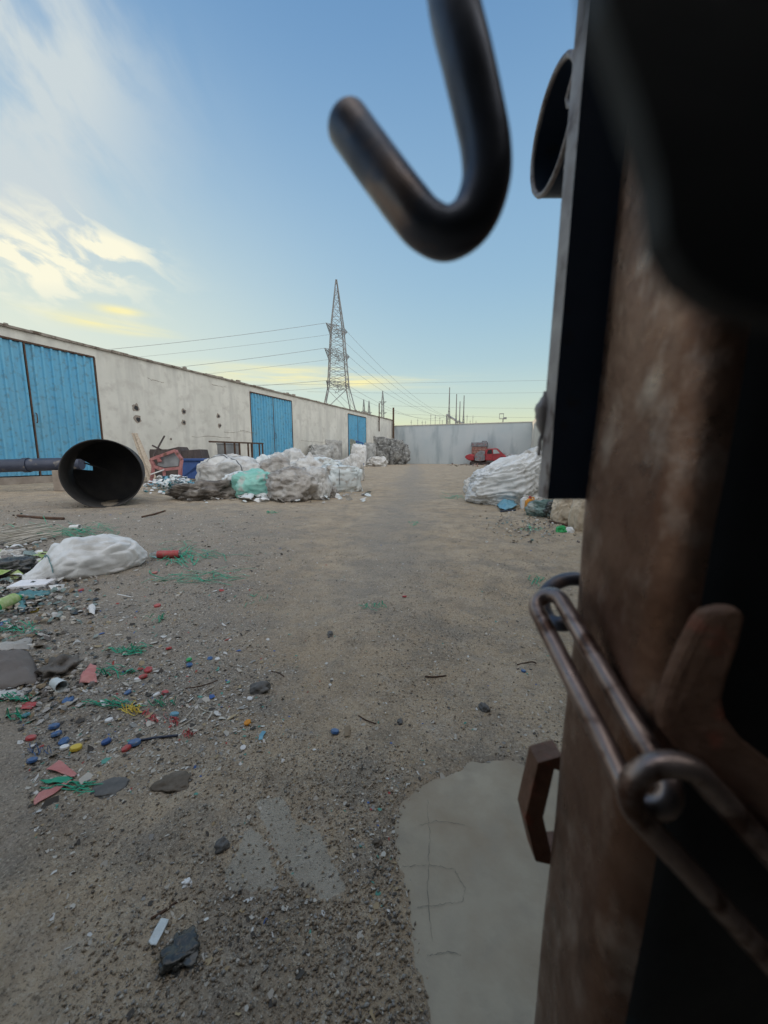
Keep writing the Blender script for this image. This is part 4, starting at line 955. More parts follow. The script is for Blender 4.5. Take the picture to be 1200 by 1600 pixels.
# ------------------------------------------------------------------ near ground litter
def smooth_path(p, k=6):
    out = []
    for i in range(len(p) - 1):
        p0, p1, p2, p3 = p[max(i - 1, 0)], p[i], p[i + 1], p[min(i + 2, len(p) - 1)]
        for j in range(k):
            t_ = j / k; out.append(.5 * ((2 * p1) + (p2 - p0) * t_ + (2 * p0 - 5 * p1 + 4 * p2 - p3) * t_ ** 2 + (3 * p1 - p0 - 3 * p2 + p3) * t_ ** 3))
    return out + [p[-1]]
def tangle(label, px, py, rx, ry, n_, m, w=.0022, name='strap_tangle', cat='strapping', lift=.012, lenf=1.0, seed=1, direc=None):
    random.seed(seed); mb = MB()
    for i in range(n_):
        a = random.uniform(0, 6.28) if direc is None else direc + random.gauss(0, .35) + (math.pi if random.random() < .5 else 0)
        cx, cy = px + random.gauss(0, .32) * rx, py + random.gauss(0, .32) * ry; pts = []; L_ = random.uniform(.5, 1.1) * lenf; nseg = random.randint(4, 6); x, y = cx - math.cos(a) * rx * L_ * .6, cy - math.sin(a) * ry * L_ * .6
        for j in range(nseg):
            q = G(x, y); q.z = gz1(q.x, q.y) + w + abs(random.gauss(0, lift)); pts.append(q)
            x += math.cos(a) * rx * L_ * 1.2 / nseg; y += math.sin(a) * ry * L_ * 1.2 / nseg; a += random.gauss(0, .45)
        mb.tube(smooth_path(pts, 5), w * random.uniform(.7, 1.3), 5, flat=.3)
    o = mb.build(name, M[m]); tag(o, label, cat); random.seed(seed * 7 + 1); return o
tangle('bright green strap tangle right of the white sack, round the red bottle', 290, 870, 75, 24, 30, 'greencord', .0032, seed=2)
tangle('green strap strands ending right of the red bottle', 335, 900, 60, 14, 7, 'greencord', .0025, seed=3, direc=-.35)
tangle('faint green mesh clump behind the white sack', 110, 832, 90, 14, 46, 'greencord', .003, seed=4, lift=.03)
tangle('long strand of green strap lying across bare dirt, alone', 398, 940, 22, 12, 3, 'greencord', .002, seed=5, direc=-.6)
tangle('small v-shaped green strap in the middle of the yard', 583, 952, 30, 10, 7, 'greencord', .0022, seed=6)
tangle('thick bundle of green strap above the red cap pair', 205, 1022, 52, 12, 18, 'greencord', .0024, seed=7, direc=-.15)
tangle('green strap running over the pink rag', 175, 1052, 46, 16, 12, 'greencord', .002, seed=8, direc=-.4)
tangle('long dark green strap bundle left of the yellow net', 160, 1105, 62, 10, 14, 'greencord', .0018, seed=9, direc=-.12)
tangle('short dark green strap bundle right of the yellow net', 250, 1102, 26, 8, 8, 'greencord', .0016, seed=10, direc=-.1)
tangle('flat green strap crossed by the pink strip', 125, 1232, 60, 14, 12, 'greencord', .0018, seed=12, direc=-.45, lift=.004)
tangle('green strap curl near the small grey can', 245, 966, 22, 10, 8, 'greencord', .002, seed=13, direc=-.6)
tangle('green fibres among the scraps below the right hand sacks', 838, 908, 18, 8, 12, 'greencord', .0022, seed=14)
tangle('pale teal fibres on the dirt left of the huge white sack', 712, 777, 30, 5, 14, 'greencord', .004, seed=15)
tangle('teal fibre patch on the dirt in front of the right hand scraps', 832, 826, 24, 8, 16, 'greencord', .003, seed=16)
tangle('thin green thread patch in the grey wheel track', 645, 820, 16, 3, 6, 'greencord', .003, seed=17)
tangle('loose green thread near the front of the sack heap', 425, 801, 20, 3, 8, 'greencord', .004, seed=18)
tangle('dim green strap snarl at the left edge above the cardboard wedge', 30, 985, 50, 16, 16, 'greencord', .0022, seed=24, direc=-.2)
tangle('green strap scrap at the left edge below the torn paper', 20, 1096, 40, 8, 12, 'greencord', .002, seed=25, direc=-.1)
tangle('green strap clump under the red scrap at the left edge', 28, 1122, 22, 8, 10, 'greencord', .0018, seed=26)
tangle('wide loose green strap spread between the sack and the long strand', 300, 905, 90, 20, 14, 'greencord', .0026, seed=27, direc=-.3)
tangle('yellow net scrap between the two dark green bundles', 203, 1112, 24, 11, 16, 'yellow', .0016, 'net_scrap', 'net scrap', seed=19, lift=.008)
tangle('crumpled red net at the right of the yellow net', 238, 1122, 18, 11, 16, 'red', .0014, 'net_scrap', 'net scrap', seed=20, lift=.006)
tangle('crumpled red net nearest to the forked white cord', 272, 1126, 12, 8, 12, 'red', .0014, 'net_scrap', 'net scrap', seed=21, lift=.006)
tangle('single red net scrap below the forked white cord', 296, 1148, 10, 7, 12, 'red', .0013, 'net_scrap', 'net scrap', seed=22, lift=.006)
tangle('tangle of thin purple cord at the left edge', 60, 1178, 24, 14, 10, 'blue', .0008, 'cord_tangle', 'cord', seed=23)
def stick(label, pts, m, r=.0022, name='stick', cat='stick', fork=None, rr=None):
    P = [GP(x, y, r * 1.1) for x, y in pts]; mb = MB(); mb.tube(smooth_path(P, 5), r, 7)
    if fork: mb.tube(smooth_path([GP(x, y, r) for x, y in fork], 5), r * .8, 6)
    o = mb.build(name, M[m], smooth=True); tag(o, label, cat); return o
stick('forked bleached cord lying in an open triangle', [(335, 1073), (318, 1082), (308, 1096), (296, 1112), (280, 1128)], 'twig', .0019, 'cord', 'cord', [(308, 1098), (316, 1108), (328, 1113)])
stick('long pale cord pointing up at the forked cord', [(322, 1113), (300, 1122), (275, 1138), (250, 1152)], 'twig', .0018, 'cord', 'cord')
stick('dark green twig above the forked cord', [(290, 1078), (310, 1074), (330, 1068), (340, 1064)], 'rustbar', .0016)
stick('small brown stick in the middle of the yard', [(664, 1059), (678, 1060), (697, 1057)], 'rustbar', .0028)
stick('dark stick lying left of the black film lump', [(236, 1436), (252, 1424), (276, 1407)], 'rustbar', .0022)
stick('fallen dark stick right of the steel cylinder, on open dirt', [(222, 808), (240, 804), (258, 800)], 'rustbar', .012)
stick('long dark strip before the steel cylinder, left of the stub', [(28, 808), (60, 811), (100, 812)], 'rustbar', .016)
stick('thin white rod lying right of the white sack', [(183, 928), (205, 932)], 'white', .003)
stick('straw-coloured splinter between the cement smears', [(437, 1356), (450, 1346)], 'palewood', .0014, 'splinter', 'splinter')
stick('pale splinter lying near the right cement edge', [(574, 1236), (584, 1225)], 'palewood', .0014, 'splinter', 'splinter')
stick('thin brown stem lying below the blue cap and tape', [(560, 1118), (572, 1125), (588, 1131)], 'rustbar', .0018)
stick('slender dark stem near the small round stone', [(424, 1047), (436, 1052), (444, 1058)], 'rustbar', .0018)
stick('black bent stick in front of the chain end', [(808, 1040), (830, 1036), (838, 1037)], 'rustbar', .0022)
# bundle of sticks at left edge
random.seed(5); mb = MB()
for i in range(26):
    y = random.uniform(838, 856); a = GP(random.uniform(-60, 10), y + 8, .02 + random.random() * .07); e = GP(random.uniform(70, 98), y - 14, .02 + random.random() * .06); mb.tube([a, a.lerp(e, .5) + Vector((0, 0, .01)), e], .006, 6)
o = mb.build('stick_bundle', M['twig']); tag(o, 'bundle of pale sticks at the left edge behind the white sack', 'sticks')

# front white sack, lying long and low with a pinched left end
p = G(150, 903); dq = depth(p)
def front_sack():
    bm = bmesh.new(); bmesh.ops.create_icosphere(bm, subdivisions=6, radius=1)
    w = 166 * dq / FPX; h = 56 * dq / FPX; d = .42
    for v in bm.verts:
        c_ = v.co.normalized(); t_ = c_.x
        s = Vector([math.copysign(abs(q) ** .8, q) for q in c_])
        prof = np.interp(t_, [-1, -.7, -.4, -.1, .3, .7, 1], [.30, .48, .90, 1.05, 1.0, .92, .60])
        k = 1 + .05 * noise.noise(c_ * 2) + .05 * fold(c_, (2.6, 1.2, 1.2), 3) + .014 * fold(c_, (6, 3, 3), 8) + .004 * fold(c_, (14, 9, 9), 4)
        z = (s.z + 1) / 2; z = max(0, (z - .16)) / .84
        dv = noise.voronoi(Vector((c_.x * 3.2 + 4, c_.y * 1.5, c_.z * 1.5)) + noise.noise_vector(c_ * 1.7) * .5)[0]; k += .17 * (min(dv[1] - dv[0], .7) - .25)
        v.co = (s.x * w / 2 * (1 + .03 * noise.noise(c_ * 5)), s.y * d / 2 * k * (.5 + .5 * prof), z * h * prof * k)
    me = bpy.data.meshes.new('white_sack'); bm.to_mesh(me); bm.free(); me.polygons.foreach_set('use_smooth', [True] * len(me.polygons)); me.materials.append(M['sackwhite'])
    o = bpy.data.objects.new('woven_sack', me); COL.objects.link(o)
    pc = G(143, 903); bk = Vector((pc.x, pc.y, 0)).normalized(); c_ = Vector((pc.x, pc.y, 0)) + bk * .19
    o.location = (c_.x, c_.y, gz1(c_.x, c_.y) - .012); o.rotation_euler.z = math.atan2(bk.y, bk.x) - math.pi / 2 + R(10); ORG[o.name] = Vector(o.location)
    return o
fs_ = front_sack(); tag(fs_, 'plump white woven sack lying alone on the littered ground', 'sack')
strap_on(fs_, R(90), .22, 'teal', .006)

def crumple(name, label, cat, pts, m, h=.006, th=.0012, rings=7, seed=1, zb=.004, dome=0.0, group=None, nf=30):
    P = []
    for i in range(len(pts)):
        a = np.array(pts[i], float); c_ = np.array(pts[(i + 1) % len(pts)], float)
        for j in range(4): P.append(a + (c_ - a) * j / 4)
    ct = np.mean(P, 0); vs = []; m_ = len(P)
    for r_ in range(rings):
        f_ = 1 - r_ / rings
        for q in P:
            w_ = G(*(ct + (q - ct) * f_)); z = gz1(w_.x, w_.y) + zb + h * (noise.noise(Vector((w_.x * nf, w_.y * nf, seed))) + .5) + dome * (1 - f_ * f_)
            vs.append((w_.x, w_.y, z))
    w_ = G(*ct); vs.append((w_.x, w_.y, gz1(w_.x, w_.y) + zb + h * .5 + dome))
    fs = [(r_ * m_ + k, r_ * m_ + (k + 1) % m_, (r_ + 1) * m_ + (k + 1) % m_, (r_ + 1) * m_ + k) for r_ in range(rings - 1) for k in range(m_)] + [((rings - 1) * m_ + k, (rings - 1) * m_ + (k + 1) % m_, rings * m_) for k in range(m_)]
    mb = MB(); mb.add(vs, fs); o = mb.build(name, M[m], smooth=True); s_ = o.modifiers.new('t', 'SOLIDIFY'); s_.thickness = th; s_.offset = 0; tag(o, label, cat, group); return o
crumple('cloth', 'grey-brown domed sheet at the left edge above the torn paper', 'sheet', [(-40, 1025), (20, 1020), (45, 1022), (58, 1048), (62, 1072), (20, 1078), (-50, 1078)], 'browncloth', .015, .002, dome=.045)
crumple('torn_paper', 'torn grey paper under the domed sheet', 'paper', [(-30, 1080), (30, 1074), (60, 1085), (64, 1092), (35, 1098), (-30, 1095)], 'sackgrey', .008, seed=4)
crumple('torn_paper', 'crumpled pale sheet above the domed grey sheet', 'paper', [(-20, 1012), (20, 1006), (52, 1000), (46, 1016), (10, 1020), (-20, 1022)], 'sackdirty', .012, seed=5, dome=.01)
crumple('cardboard_scrap', 'dark cardboard wedge right of the domed sheet', 'cardboard', [(68, 1036), (88, 1028), (108, 1024), (106, 1038), (88, 1042)], 'cardboard', .006, .003, seed=6, dome=.01)
crumple('rag', 'faded pink rag beside the green strap', 'rag', [(130, 1055), (142, 1045), (152, 1046), (151, 1062), (153, 1072), (140, 1070), (124, 1072)], 'pink', .010, seed=7, dome=.006)
crumple('rag', 'pink triangular rag at the head of the pink strip', 'rag', [(72, 1204), (92, 1189), (105, 1196), (120, 1210), (116, 1216), (95, 1207)], 'pink', .006, seed=8)
crumple('cloth_strip', 'long narrow faded pink strip pointing down left', 'strip', [(53, 1256), (62, 1244), (78, 1238), (108, 1218), (112, 1222), (84, 1243), (64, 1255), (54, 1262)], 'pink', .003, seed=9)
crumple('film_scrap', 'green film scrap left of the pink strip', 'film', [(62, 1222), (85, 1216), (110, 1212), (115, 1220), (95, 1224), (72, 1224)], 'greencord', .006, seed=10)
crumple('film_scrap', 'teal film rippling below the white foam block', 'film', [(18, 930), (50, 928), (78, 926), (80, 934), (45, 941), (15, 944)], 'teal', .02, seed=11, dome=.01)
crumple('film_scrap', 'teal film crumple right of the green bottle', 'film', [(28, 938), (40, 940), (42, 954), (32, 960), (26, 950)], 'teal', .02, seed=12, dome=.01)
crumple('plastic_slip', 'stiff pale blue plastic slip beside the black film lump', 'plastic slip', [(232, 1472), (252, 1438), (264, 1440), (262, 1446), (244, 1480), (236, 1478)], 'sackblue', .002, .0010, seed=13, zb=.006)
crumple('white_scrap', 'small folded white scrap among flakes near the grey can', 'film', [(138, 950), (146, 946), (150, 952), (148, 962), (140, 960)], 'white', .015, seed=14, dome=.01)
crumple('cloth_strip', 'white cloth flap spread before the green sack', 'cloth', [(365, 776), (388, 764), (410, 770), (428, 780), (400, 779), (390, 786), (382, 786)], 'sackwhite', .10, .01, seed=15, dome=.05, nf=4)
def pebble(label, px, py, wpx, hpx, m, seed, name='stone', cat='stone', hz=.35, sub=4, lump=.25, group=None, cr=.12):
    p = G(px, py); dq = depth(p); w = wpx * dq / FPX; d = hpx * dq / FPX * dq / .8
    me = blobmesh((w, d, w * hz), seed, sub=sub, ex=.9, lump=lump, wr=.06, wr2=.03, flat=.3, cr=cr); me.name = name; me.materials.append(M[m])
    o = bpy.data.objects.new(name, me); COL.objects.link(o); o.location = (p.x, p.y, gz1(p.x, p.y) - .003); o.rotation_euler.z = YAW + .1; tag(o, label, cat, group); ORG[o.name] = Vector(o.location); return o
pebble('flat dark brown stone with a pale chip on top, in bare dirt', 270, 1222, 54, 30, 'brownstone', 3, hz=.18)
pebble('smooth slate-grey flat stone right of the pink strip', 172, 1230, 46, 30, 'stone', 4, hz=.12, lump=.12)
pebble('small round dark pebble with a white chip, above the left cement smear', 347, 1326, 20, 20, 'stone', 5, 'pebble', hz=.7)
pebble('grey pebble left of the chain, in open dirt', 757, 1109, 15, 12, 'stone', 6, 'pebble', hz=.6)
pebble('black clod in the centre of the yard, left of the green v', 516, 993, 8, 7, 'stone', 7, 'clod', 'clod', hz=.7)
pebble('long black clod right of the yellow and red nets', 406, 1077, 28, 13, 'stone', 8, 'clod', 'clod', hz=.4)
pebble('dark pebble right of the small pale splinter', 625, 1127, 9, 7, 'stone', 9, 'pebble', hz=.6)
pebble('dark rounded stone at the foot of the cement smear', 590, 1322, 14, 12, 'brownstone', 10, 'pebble', hz=.6)
pebble('pale knobbly stone with a dark neighbour above the black film lump', 292, 1380, 14, 12, 'white', 11, 'pebble', hz=.6)
o = pebble('crumpled glossy black film lump on the bare dirt', 283, 1484, 54, 66, 'petblack', 13, 'film_lump', 'film', hz=.32, sub=5, lump=.35, cr=.4)
pebble('rusty flat disc touching the black film lump', 291, 1440, 26, 14, 'cardboard', 14, 'disc', 'disc', hz=.12, lump=.05)
pebble('mossy brown clump above the crushed cup', 95, 1050, 38, 24, 'sackdark', 15, 'clump', 'clump', hz=.5, lump=.4)
sack('dark_bag', 'black bag behind the foam block at the left edge', 'bag', 15, 905, 62, 34, M['petblack'], .7, seed=91, lump=.2, wr=.12)
sack('scrap_sack', 'little grey crumpled bag left of the white sack', 'bag', 20, 880, 40, 22, M['sackgrey'], .7, seed=93, lump=.2, wr=.12)
# brown stub
# foam block
p = GP(52, 918); mb = MB(); dq = depth(p); mb.box((p.x, p.y, p.z + .02), (50 * dq / FPX, .13, .038), Matrix.Rotation(YAW + .25, 3, 'Z')); o = mb.build('foam_block', M['foam'], bevel=.006); tag(o, 'flat white foam block left of the white sack', 'foam block')

# bottles
def bottle(name, label, cat, base, top, r, body, capm, labm=None, lab=(.35, .7), group=None, capc=True):
    base = Vector(base); top = Vector(top); ax_ = (top - base); L_ = ax_.length; ax_.normalize()
    root = empty(name, (base.x, base.y, base.z - r), label, cat, group)
    pr_ = [(0.001, .02 * L_), (r * .8, 0), (r, .04 * L_), (r * .97, .2 * L_), (r, .35 * L_), (r * .93, .5 * L_), (r, .66 * L_), (r * .85, .76 * L_), (r * .42, .9 * L_), (r * .40, .95 * L_)]
    mb = MB(); mb.lathe(pr_, base, ax_, 20); P_(mb, 'body', body, root, smooth=True)
    if labm: mb = MB(); mb.lathe([(r * 1.015, L_ * lab[0]), (r * 1.02, L_ * (lab[0] + lab[1]) / 2), (r * 1.015, L_ * lab[1])], base, ax_, 20); P_(mb, 'label_wrap', labm, root, smooth=True)
    if capc: mb = MB(); mb.lathe([(r * .48, L_ * .94), (r * .48, L_), (.0005, L_ * 1.001)], base, ax_, 16); P_(mb, 'cap', capm, root, smooth=True, auto=40)
    return root
a = GP(282, 871, .028); e = GP(232, 873, .028); bottle('soda_bottle', 'clear soda bottle with red wrapper right of the white sack', 'bottle', a, e, .030, M['pet'], M['white'], M['red'], (.02, .70), capc=False)
a = GP(-12, 962, .03); e = GP(34, 940, .03); bottle('juice_bottle', 'green bottle with a lime label lying at the left edge', 'bottle', a, e, .033, M['green'], M['white'], M['lime'], (.1, .75), capc=False)
p = GP(92, 1078, .018); mb = MB(); ax_ = (GP(104, 1080) - GP(82, 1068)).normalized(); mb.lathe([(.0005, -.024), (.017, -.024), (.018, 0), (.020, .022), (.0195, .024), (.0165, .022), (.015, -.02), (.0005, -.02)], p, ax_, 20)
o = mb.build('crushed_cup', M['sackblue'], smooth=True, auto=50); tag(o, 'small crushed translucent cup below the brown clump', 'cup')
p = GP(118, 826, .03); mb = MB(); mb.lathe([(.0005, -.055), (.026, -.055), (.026, .055), (.022, .055), (.022, -.05), (.0005, -.05)], p, (1, .3, .1), 18); o = mb.build('tin_can', M['white'], smooth=True, auto=50); tag(o, 'white tin lying on its side behind the white sack', 'can')
def jug(label, px, py, wpx, hpx, m, cm, name='jug'):
    p = G(px, py); dq = depth(p); w = wpx * dq / FPX; h = hpx * dq / FPX; root = empty(name, (p.x, p.y, 0), label, 'jug'); mb = MB()
    mb.box((p.x, p.y, h * .36), (w, w * .7, h * .72), Matrix.Rotation(YAW, 3, 'Z'), taper=.95); mb.box((p.x, p.y, h * .79), (w * .8, w * .55, h * .14), Matrix.Rotation(YAW, 3, 'Z'), taper=.5)
    P_(mb, 'body', m, root, bevel=w * .12); mb = MB(); mb.lathe([(w * .16, h * .85), (w * .16, h), (.0005, h)], (p.x, p.y, 0), (0, 0, 1), 14); P_(mb, 'cap', cm, root)
    mb = MB(); q = Vector((p.x, p.y, 0)); mb.tube(smooth_path([q + RT * w * .15 + Vector((0, 0, h * .88)), q + RT * w * .42 + Vector((0, 0, h * .9)), q + RT * w * .46 + Vector((0, 0, h * .62))], 4), w * .07, 8); P_(mb, 'handle', m, root, smooth=True)
jug('orange plastic jug standing by the end of the huge white sack', 827, 799, 14, 24, M['orange'], M['red'])
jug('white plastic jug just left of the orange one', 819, 795, 12, 22, M['white'], M['white'])
a = GP(872, 826, .05); e = GP(886, 829, .05)
sack('film_lump', 'crumpled bright green bottle piece near the gate post', 'bottle piece', 877, 832, 15, 12, M['green'], .8, seed=95, lump=.25, wr=.15)
sack('film_lump', 'small white lump beside the bright green piece', 'bottle piece', 890, 833, 12, 10, M['white'], .8, seed=96)
sack('film_lump', 'crimson crumpled lid under the black film lump', 'lid', 859, 808, 11, 9, M['red'], .8, seed=97, lump=.2, wr=.1)
crumple('film_scrap', 'light blue film at the foot of the huge white sack', 'film', [(776, 790), (790, 786), (806, 788), (808, 795), (790, 800), (780, 797)], 'lightblue', .06, .003, seed=31, dome=.05, nf=10)
stick('thin blue-grey board lying below the light blue film', [(782, 800), (806, 799)], 'pipe', .012, 'thin_board', 'board')
stick('flat green board lying by the gate post', [(858, 817), (888, 823)], 'rustbar', .014, 'thin_board', 'board')

# caps: one mesh, copies with their own colour and label
def cap_mesh(m):
    mb = MB(); n_ = 28; r = .015; h = .011; vs = []
    prof = [(.0132, 0, 0), (.0148, .0, 1), (.0150, h * .78, 1), (.0138, h, 0), (.0005, h, 0)]
    for (rr, z, fl) in prof:
        for k in range(n_):
            q = rr + (.0004 if (k % 2 and fl) else 0); vs.append((q * math.cos(6.2832 * k / n_), q * math.sin(6.2832 * k / n_), z))
    mb.add(vs, [(i * n_ + k, i * n_ + (k + 1) % n_, (i + 1) * n_ + (k + 1) % n_, (i + 1) * n_ + k) for i in range(len(prof) - 1) for k in range(n_)])
    return mb.build('bottle_cap', m, origin=(0, 0, 0), smooth=True, auto=35)
caps = [(107, 1095, 'blue', 'large bright blue cap in the left litter, below the crushed cup', 1.25), (118, 1164, 'yellow', 'yellow cap lying next to a white one', 1.1), (100, 1162, 'white', 'white cap between the yellow cap and a dark blue one', .85), (100, 1153, 'blue', 'dark blue cap above the white and yellow caps', 1.0),
        (84, 1134, 'blue', 'blue cap standing beside another left of the dark disc', 1.1), (88, 1144, 'blue', 'blue cap tilted under its twin at the left', 1.0), (200, 1081, 'blue', 'blue cap above the yellow net', .85), (232, 1047, 'red', 'red cap beside the green strap over the pink rag', 1.1), (224, 1057, 'red', 'red cap right of a small white cap', 1.1),
        (214, 1061, 'white', 'small white cap left of a red one', .7), (245, 1085, 'white', 'white cap next to a pink-red one', .85), (258, 1083, 'red', 'pink-red cap right of a white one', .85), (272, 1112, 'lightblue', 'light blue cap near the crumpled red nets', 1.0), (210, 1159, 'blue', 'blue cap at the head of the dark strap, touching a red one', 1.25),
        (198, 1167, 'red', 'red cap leaning on the blue one at the dark strap', 1.0), (166, 1155, 'navy', 'navy cap on edge left of the blue and red pair', .95), (296, 1040, 'blue', 'blue cap under a lime one', .9), (328, 1028, 'blue', 'small blue cap on the thin edge of the flakes', .8), (340, 1031, 'white', 'white cap right of a small blue one', .7),
        (264, 1012, 'red', 'red cap alone above the red pair', .9), (390, 1091, 'white', 'white cap among red crumbs by the long black clod', .7), (523, 1140, 'blue', 'blue cap alone on bare dirt in the middle', .95), (818, 1048, 'blue', 'blue cap lying near the chain', .7),
        (170, 1122, 'white', 'white cap left of the yellow net', .85), (387, 1126, 'orange', 'pale orange cap out on bare dirt', .8), (50, 1186, 'blue', 'dark blue cap under the purple cord', .9), (40, 1116, 'lightblue', 'light blue cap at the left edge beside a red scrap', .9), (48, 1152, 'red', 'red cap left of the dark blue caps', .95),
        (296, 1035, 'green', 'lime-green cap on top of a blue cap', .8), (55, 952, 'yellow', 'amber cap right of the green bottle', 1.4), (127, 920, 'red', 'red cap below the white sack', 1.2), (246, 945, 'red', 'square red cap far from the others, below the red bottle', 1.3), (3, 975, 'blue', 'blue cap at the edge beneath the green bottle', 2.0), (632, 931, 'red', 'small red cap right of the green v', 1.0),
        (380, 1166, 'white', 'dirty white cap on bare dirt below the orange one', .6), (242, 893, 'pink', 'pinkish red cap below the soda bottle', 1.3)]
random.seed(21); protos = {}
for px, py, m, lb, s_ in caps:
    if m not in protos: o = cap_mesh(M[m]); protos[m] = o
    else: o = protos[m].copy(); COL.objects.link(o)
    q = G(px, py + 3); dz = .010 if 'on top' in lb else 0
    o.location = (q.x, q.y, gz1(q.x, q.y) + .002 + dz); o.scale = (s_ * .84, s_ * .84, s_ * .66)
    o.rotation_euler = (random.uniform(-.28, .28), random.uniform(-.28, .28), random.uniform(0, 6))
    tag(o, lb, 'bottle cap', 'bottle caps in the dirt')
stick('dark blue-grey strap trailing right of the blue cap', [(216, 1158), (240, 1155), (265, 1152), (278, 1151)], 'pipe', .0035, 'strap_end', 'strapping')
crumple('tape_curl', 'curl of light blue tape on the bare dirt', 'tape', [(405, 1150), (410, 1144), (416, 1144), (412, 1150), (410, 1158), (404, 1158)], 'lightblue', .004, seed=40)
crumple('brown_scrap', 'brown leaf-like scrap right of the middle blue cap', 'scrap', [(538, 1136), (548, 1134), (546, 1148), (538, 1150)], 'cardboard', .005, seed=41)
crumple('red_scrap', 'flat red scrap at the left edge by the torn paper', 'scrap', [(30, 1104), (46, 1100), (62, 1102), (50, 1110), (34, 1112)], 'red', .006, seed=42)
crumple('white_scrap', 'white slip lying left of the yellow net', 'scrap', [(156, 1098), (166, 1098), (172, 1104), (160, 1106)], 'white', .003, seed=43)

# ------------------------------------------------------------------ gate in the foreground
def LW(a, b_, z): return Vector((EYE.x, EYE.y, 0)) + RT * a + FH * b_ + Vector((0, 0, z))
TL = .022
gate = empty('steel_gate', LW(.14, .165, 0), 'rusty steel gate post and leaf close to the lens on the right', 'gate')
def rounded(a0, a1, b0, b1, r, k=5):
    out = []
    for (ca, cb, s0) in ((a1 - r, b1 - r, 0), (a0 + r, b1 - r, 90), (a0 + r, b0 + r, 180), (a1 - r, b0 + r, 270)):
        for j in range(k + 1):
            an = R(s0 + 90 * j / k); out.append((ca + r * math.cos(an), cb + r * math.sin(an)))
    return out
def loft(sec, z0, z1, nz, mb, dent=.0006, tl=TL, fine=None):
    m_ = len(sec); vs = []; zs = np.linspace(z0, z1, nz)
    for z in zs:
        for (a, b_) in sec:
            e_ = dent * noise.noise(Vector((a * 25, b_ * 25, z * 14))) * 2
            vs.append(LW(a + (tl + (.030 * (.2045 - b_) / .08 if tl else 0)) * (z - .8) + e_, b_ + e_ * .5, z))
    mb.add(vs, [(j * m_ + i, j * m_ + (i + 1) % m_, (j + 1) * m_ + (i + 1) % m_, (j + 1) * m_ + i) for j in range(nz - 1) for i in range(m_)] + [tuple(range(m_)), tuple((nz - 1) * m_ + i for i in range(m_))])
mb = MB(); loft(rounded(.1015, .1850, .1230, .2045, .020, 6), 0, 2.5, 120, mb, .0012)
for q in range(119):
    for i in range(18, 27): mb.mi[q * 28 + i] = 1  # shade on the post's near side, put in as black
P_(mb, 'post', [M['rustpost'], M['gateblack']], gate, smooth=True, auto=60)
# flange plate behind the post, its bottom cut square
zb_ = PB(870, 780, .207).z
mb = MB(); sec = [(.0890, .2070), (.1400, .2070), (.1400, .2200), (.0890, .2200)]; nz = 70; zs = np.linspace(zb_, 2.5, nz); vs = []
for z in zs:
    wob = .0008 * noise.noise(Vector((3, 1, z * 22))) 
    for i, (a, b_) in enumerate(sec): vs.append(LW(a + TL * (z - .8) - (wob if i in (0, 3) else 0), b_, z))
fs = [(j * 4 + i, j * 4 + (i + 1) % 4, (j + 1) * 4 + (i + 1) % 4, (j + 1) * 4 + i) for j in range(nz - 1) for i in range(4)] + [(0, 1, 2, 3), tuple((nz - 1) * 4 + i for i in range(4))]
mb.add(vs, fs, 0)
for k_ in range(nz - 1): mb.mi[k_ * 4 + 3] = 1  # plate's left side coloured paler to read as its lit edge
fl = P_(mb, 'flange_plate', [M['gatedark'], M['edge']], gate)
# weld beads along the flange edge
mb = MB(); pts = []; w0, w1 = PB(836, 712, .221), PB(842, 612, .221); random.seed(4)
for i in range(19): q = w0.lerp(w1, i / 18); pts.append(LW(.0885 + TL * (q.z - .8) + random.uniform(-.0008, .0004), .2205, q.z))
mb.tube(pts, [.001 + .0030 * math.sin(math.pi * min(1, (18 - i) / 12) ) * (i < 17) * random.uniform(.8, 1.1) for i in range(19)], 8); P_(mb, 'weld_bead', M['edge'], fl, smooth=True)
# hinge barrel
hc_ = PB(868, 205, .300); ah = (hc_ - LW(0, 0, 0)).dot(RT); mb = MB(); rB = .036; cB = LW(.1165, .300, hc_.z)
mb.lathe([(rB, 0), (rB, -.045), (rB - .0035, -.045), (rB - .0035, 0), (rB, 0)], cB, -RT, 40)
hb = P_(mb, 'hinge_barrel', [M['gatedark']], gate, smooth=True, auto=40)
mb = MB(); pts = [cB + (-RT) * .0005 + Vector((0, 0, 1)) * (rB - .0018) * math.sin(a) + FH * (rB - .0018) * math.cos(a) for a in np.linspace(0, 2 * math.pi, 50)[:-1]]
mb.tube([p + FH * random.uniform(-.0004, .0004) for p in pts], .0021, 7, closed=True); P_(mb, 'barrel_rim', M['edge'], hb, smooth=True)
# torn weld inside the barrel
mb = MB(); pts = [cB + RT * .004 + FH * (-.020 + .010 * math.sin(i * .9)) + Vector((0, 0, (i / 14 - .5) * rB * 1.9)) for i in range(15)]; mb.tube([p + FH * random.uniform(-.002, .002) for p in pts], .0022, 6); P_(mb, 'weld_bead', M['edge'], hb, smooth=True)
# bracket / staple on the post's far edge
bp_ = [(872, 1180), (846, 1183), (828, 1262), (842, 1322), (872, 1326)]
pts = [PB(x, y, .212) for x, y in bp_]; mb = MB(); n2 = len(pts); vs = []
for i, p in enumerate(pts):
    t_ = (pts[min(i + 1, n2 - 1)] - pts[max(i - 1, 0)]).normalized(); nr = t_.cross(FH).normalized()
    for (u, w_) in ((-.0056, -.007), (.0056, -.007), (.0056, .007), (-.0056, .007)): vs.append(p + nr * u + FH * w_)
mb.add(vs, [(j * 4 + i, j * 4 + (i + 1) % 4, (j + 1) * 4 + (i + 1) % 4, (j + 1) * 4 + i) for j in range(n2 - 1) for i in range(4)] + [(0, 1, 2, 3), tuple((n2 - 1) * 4 + i for i in range(4))])
P_(mb, 'staple', M['hasp'], gate, bevel=.0008)
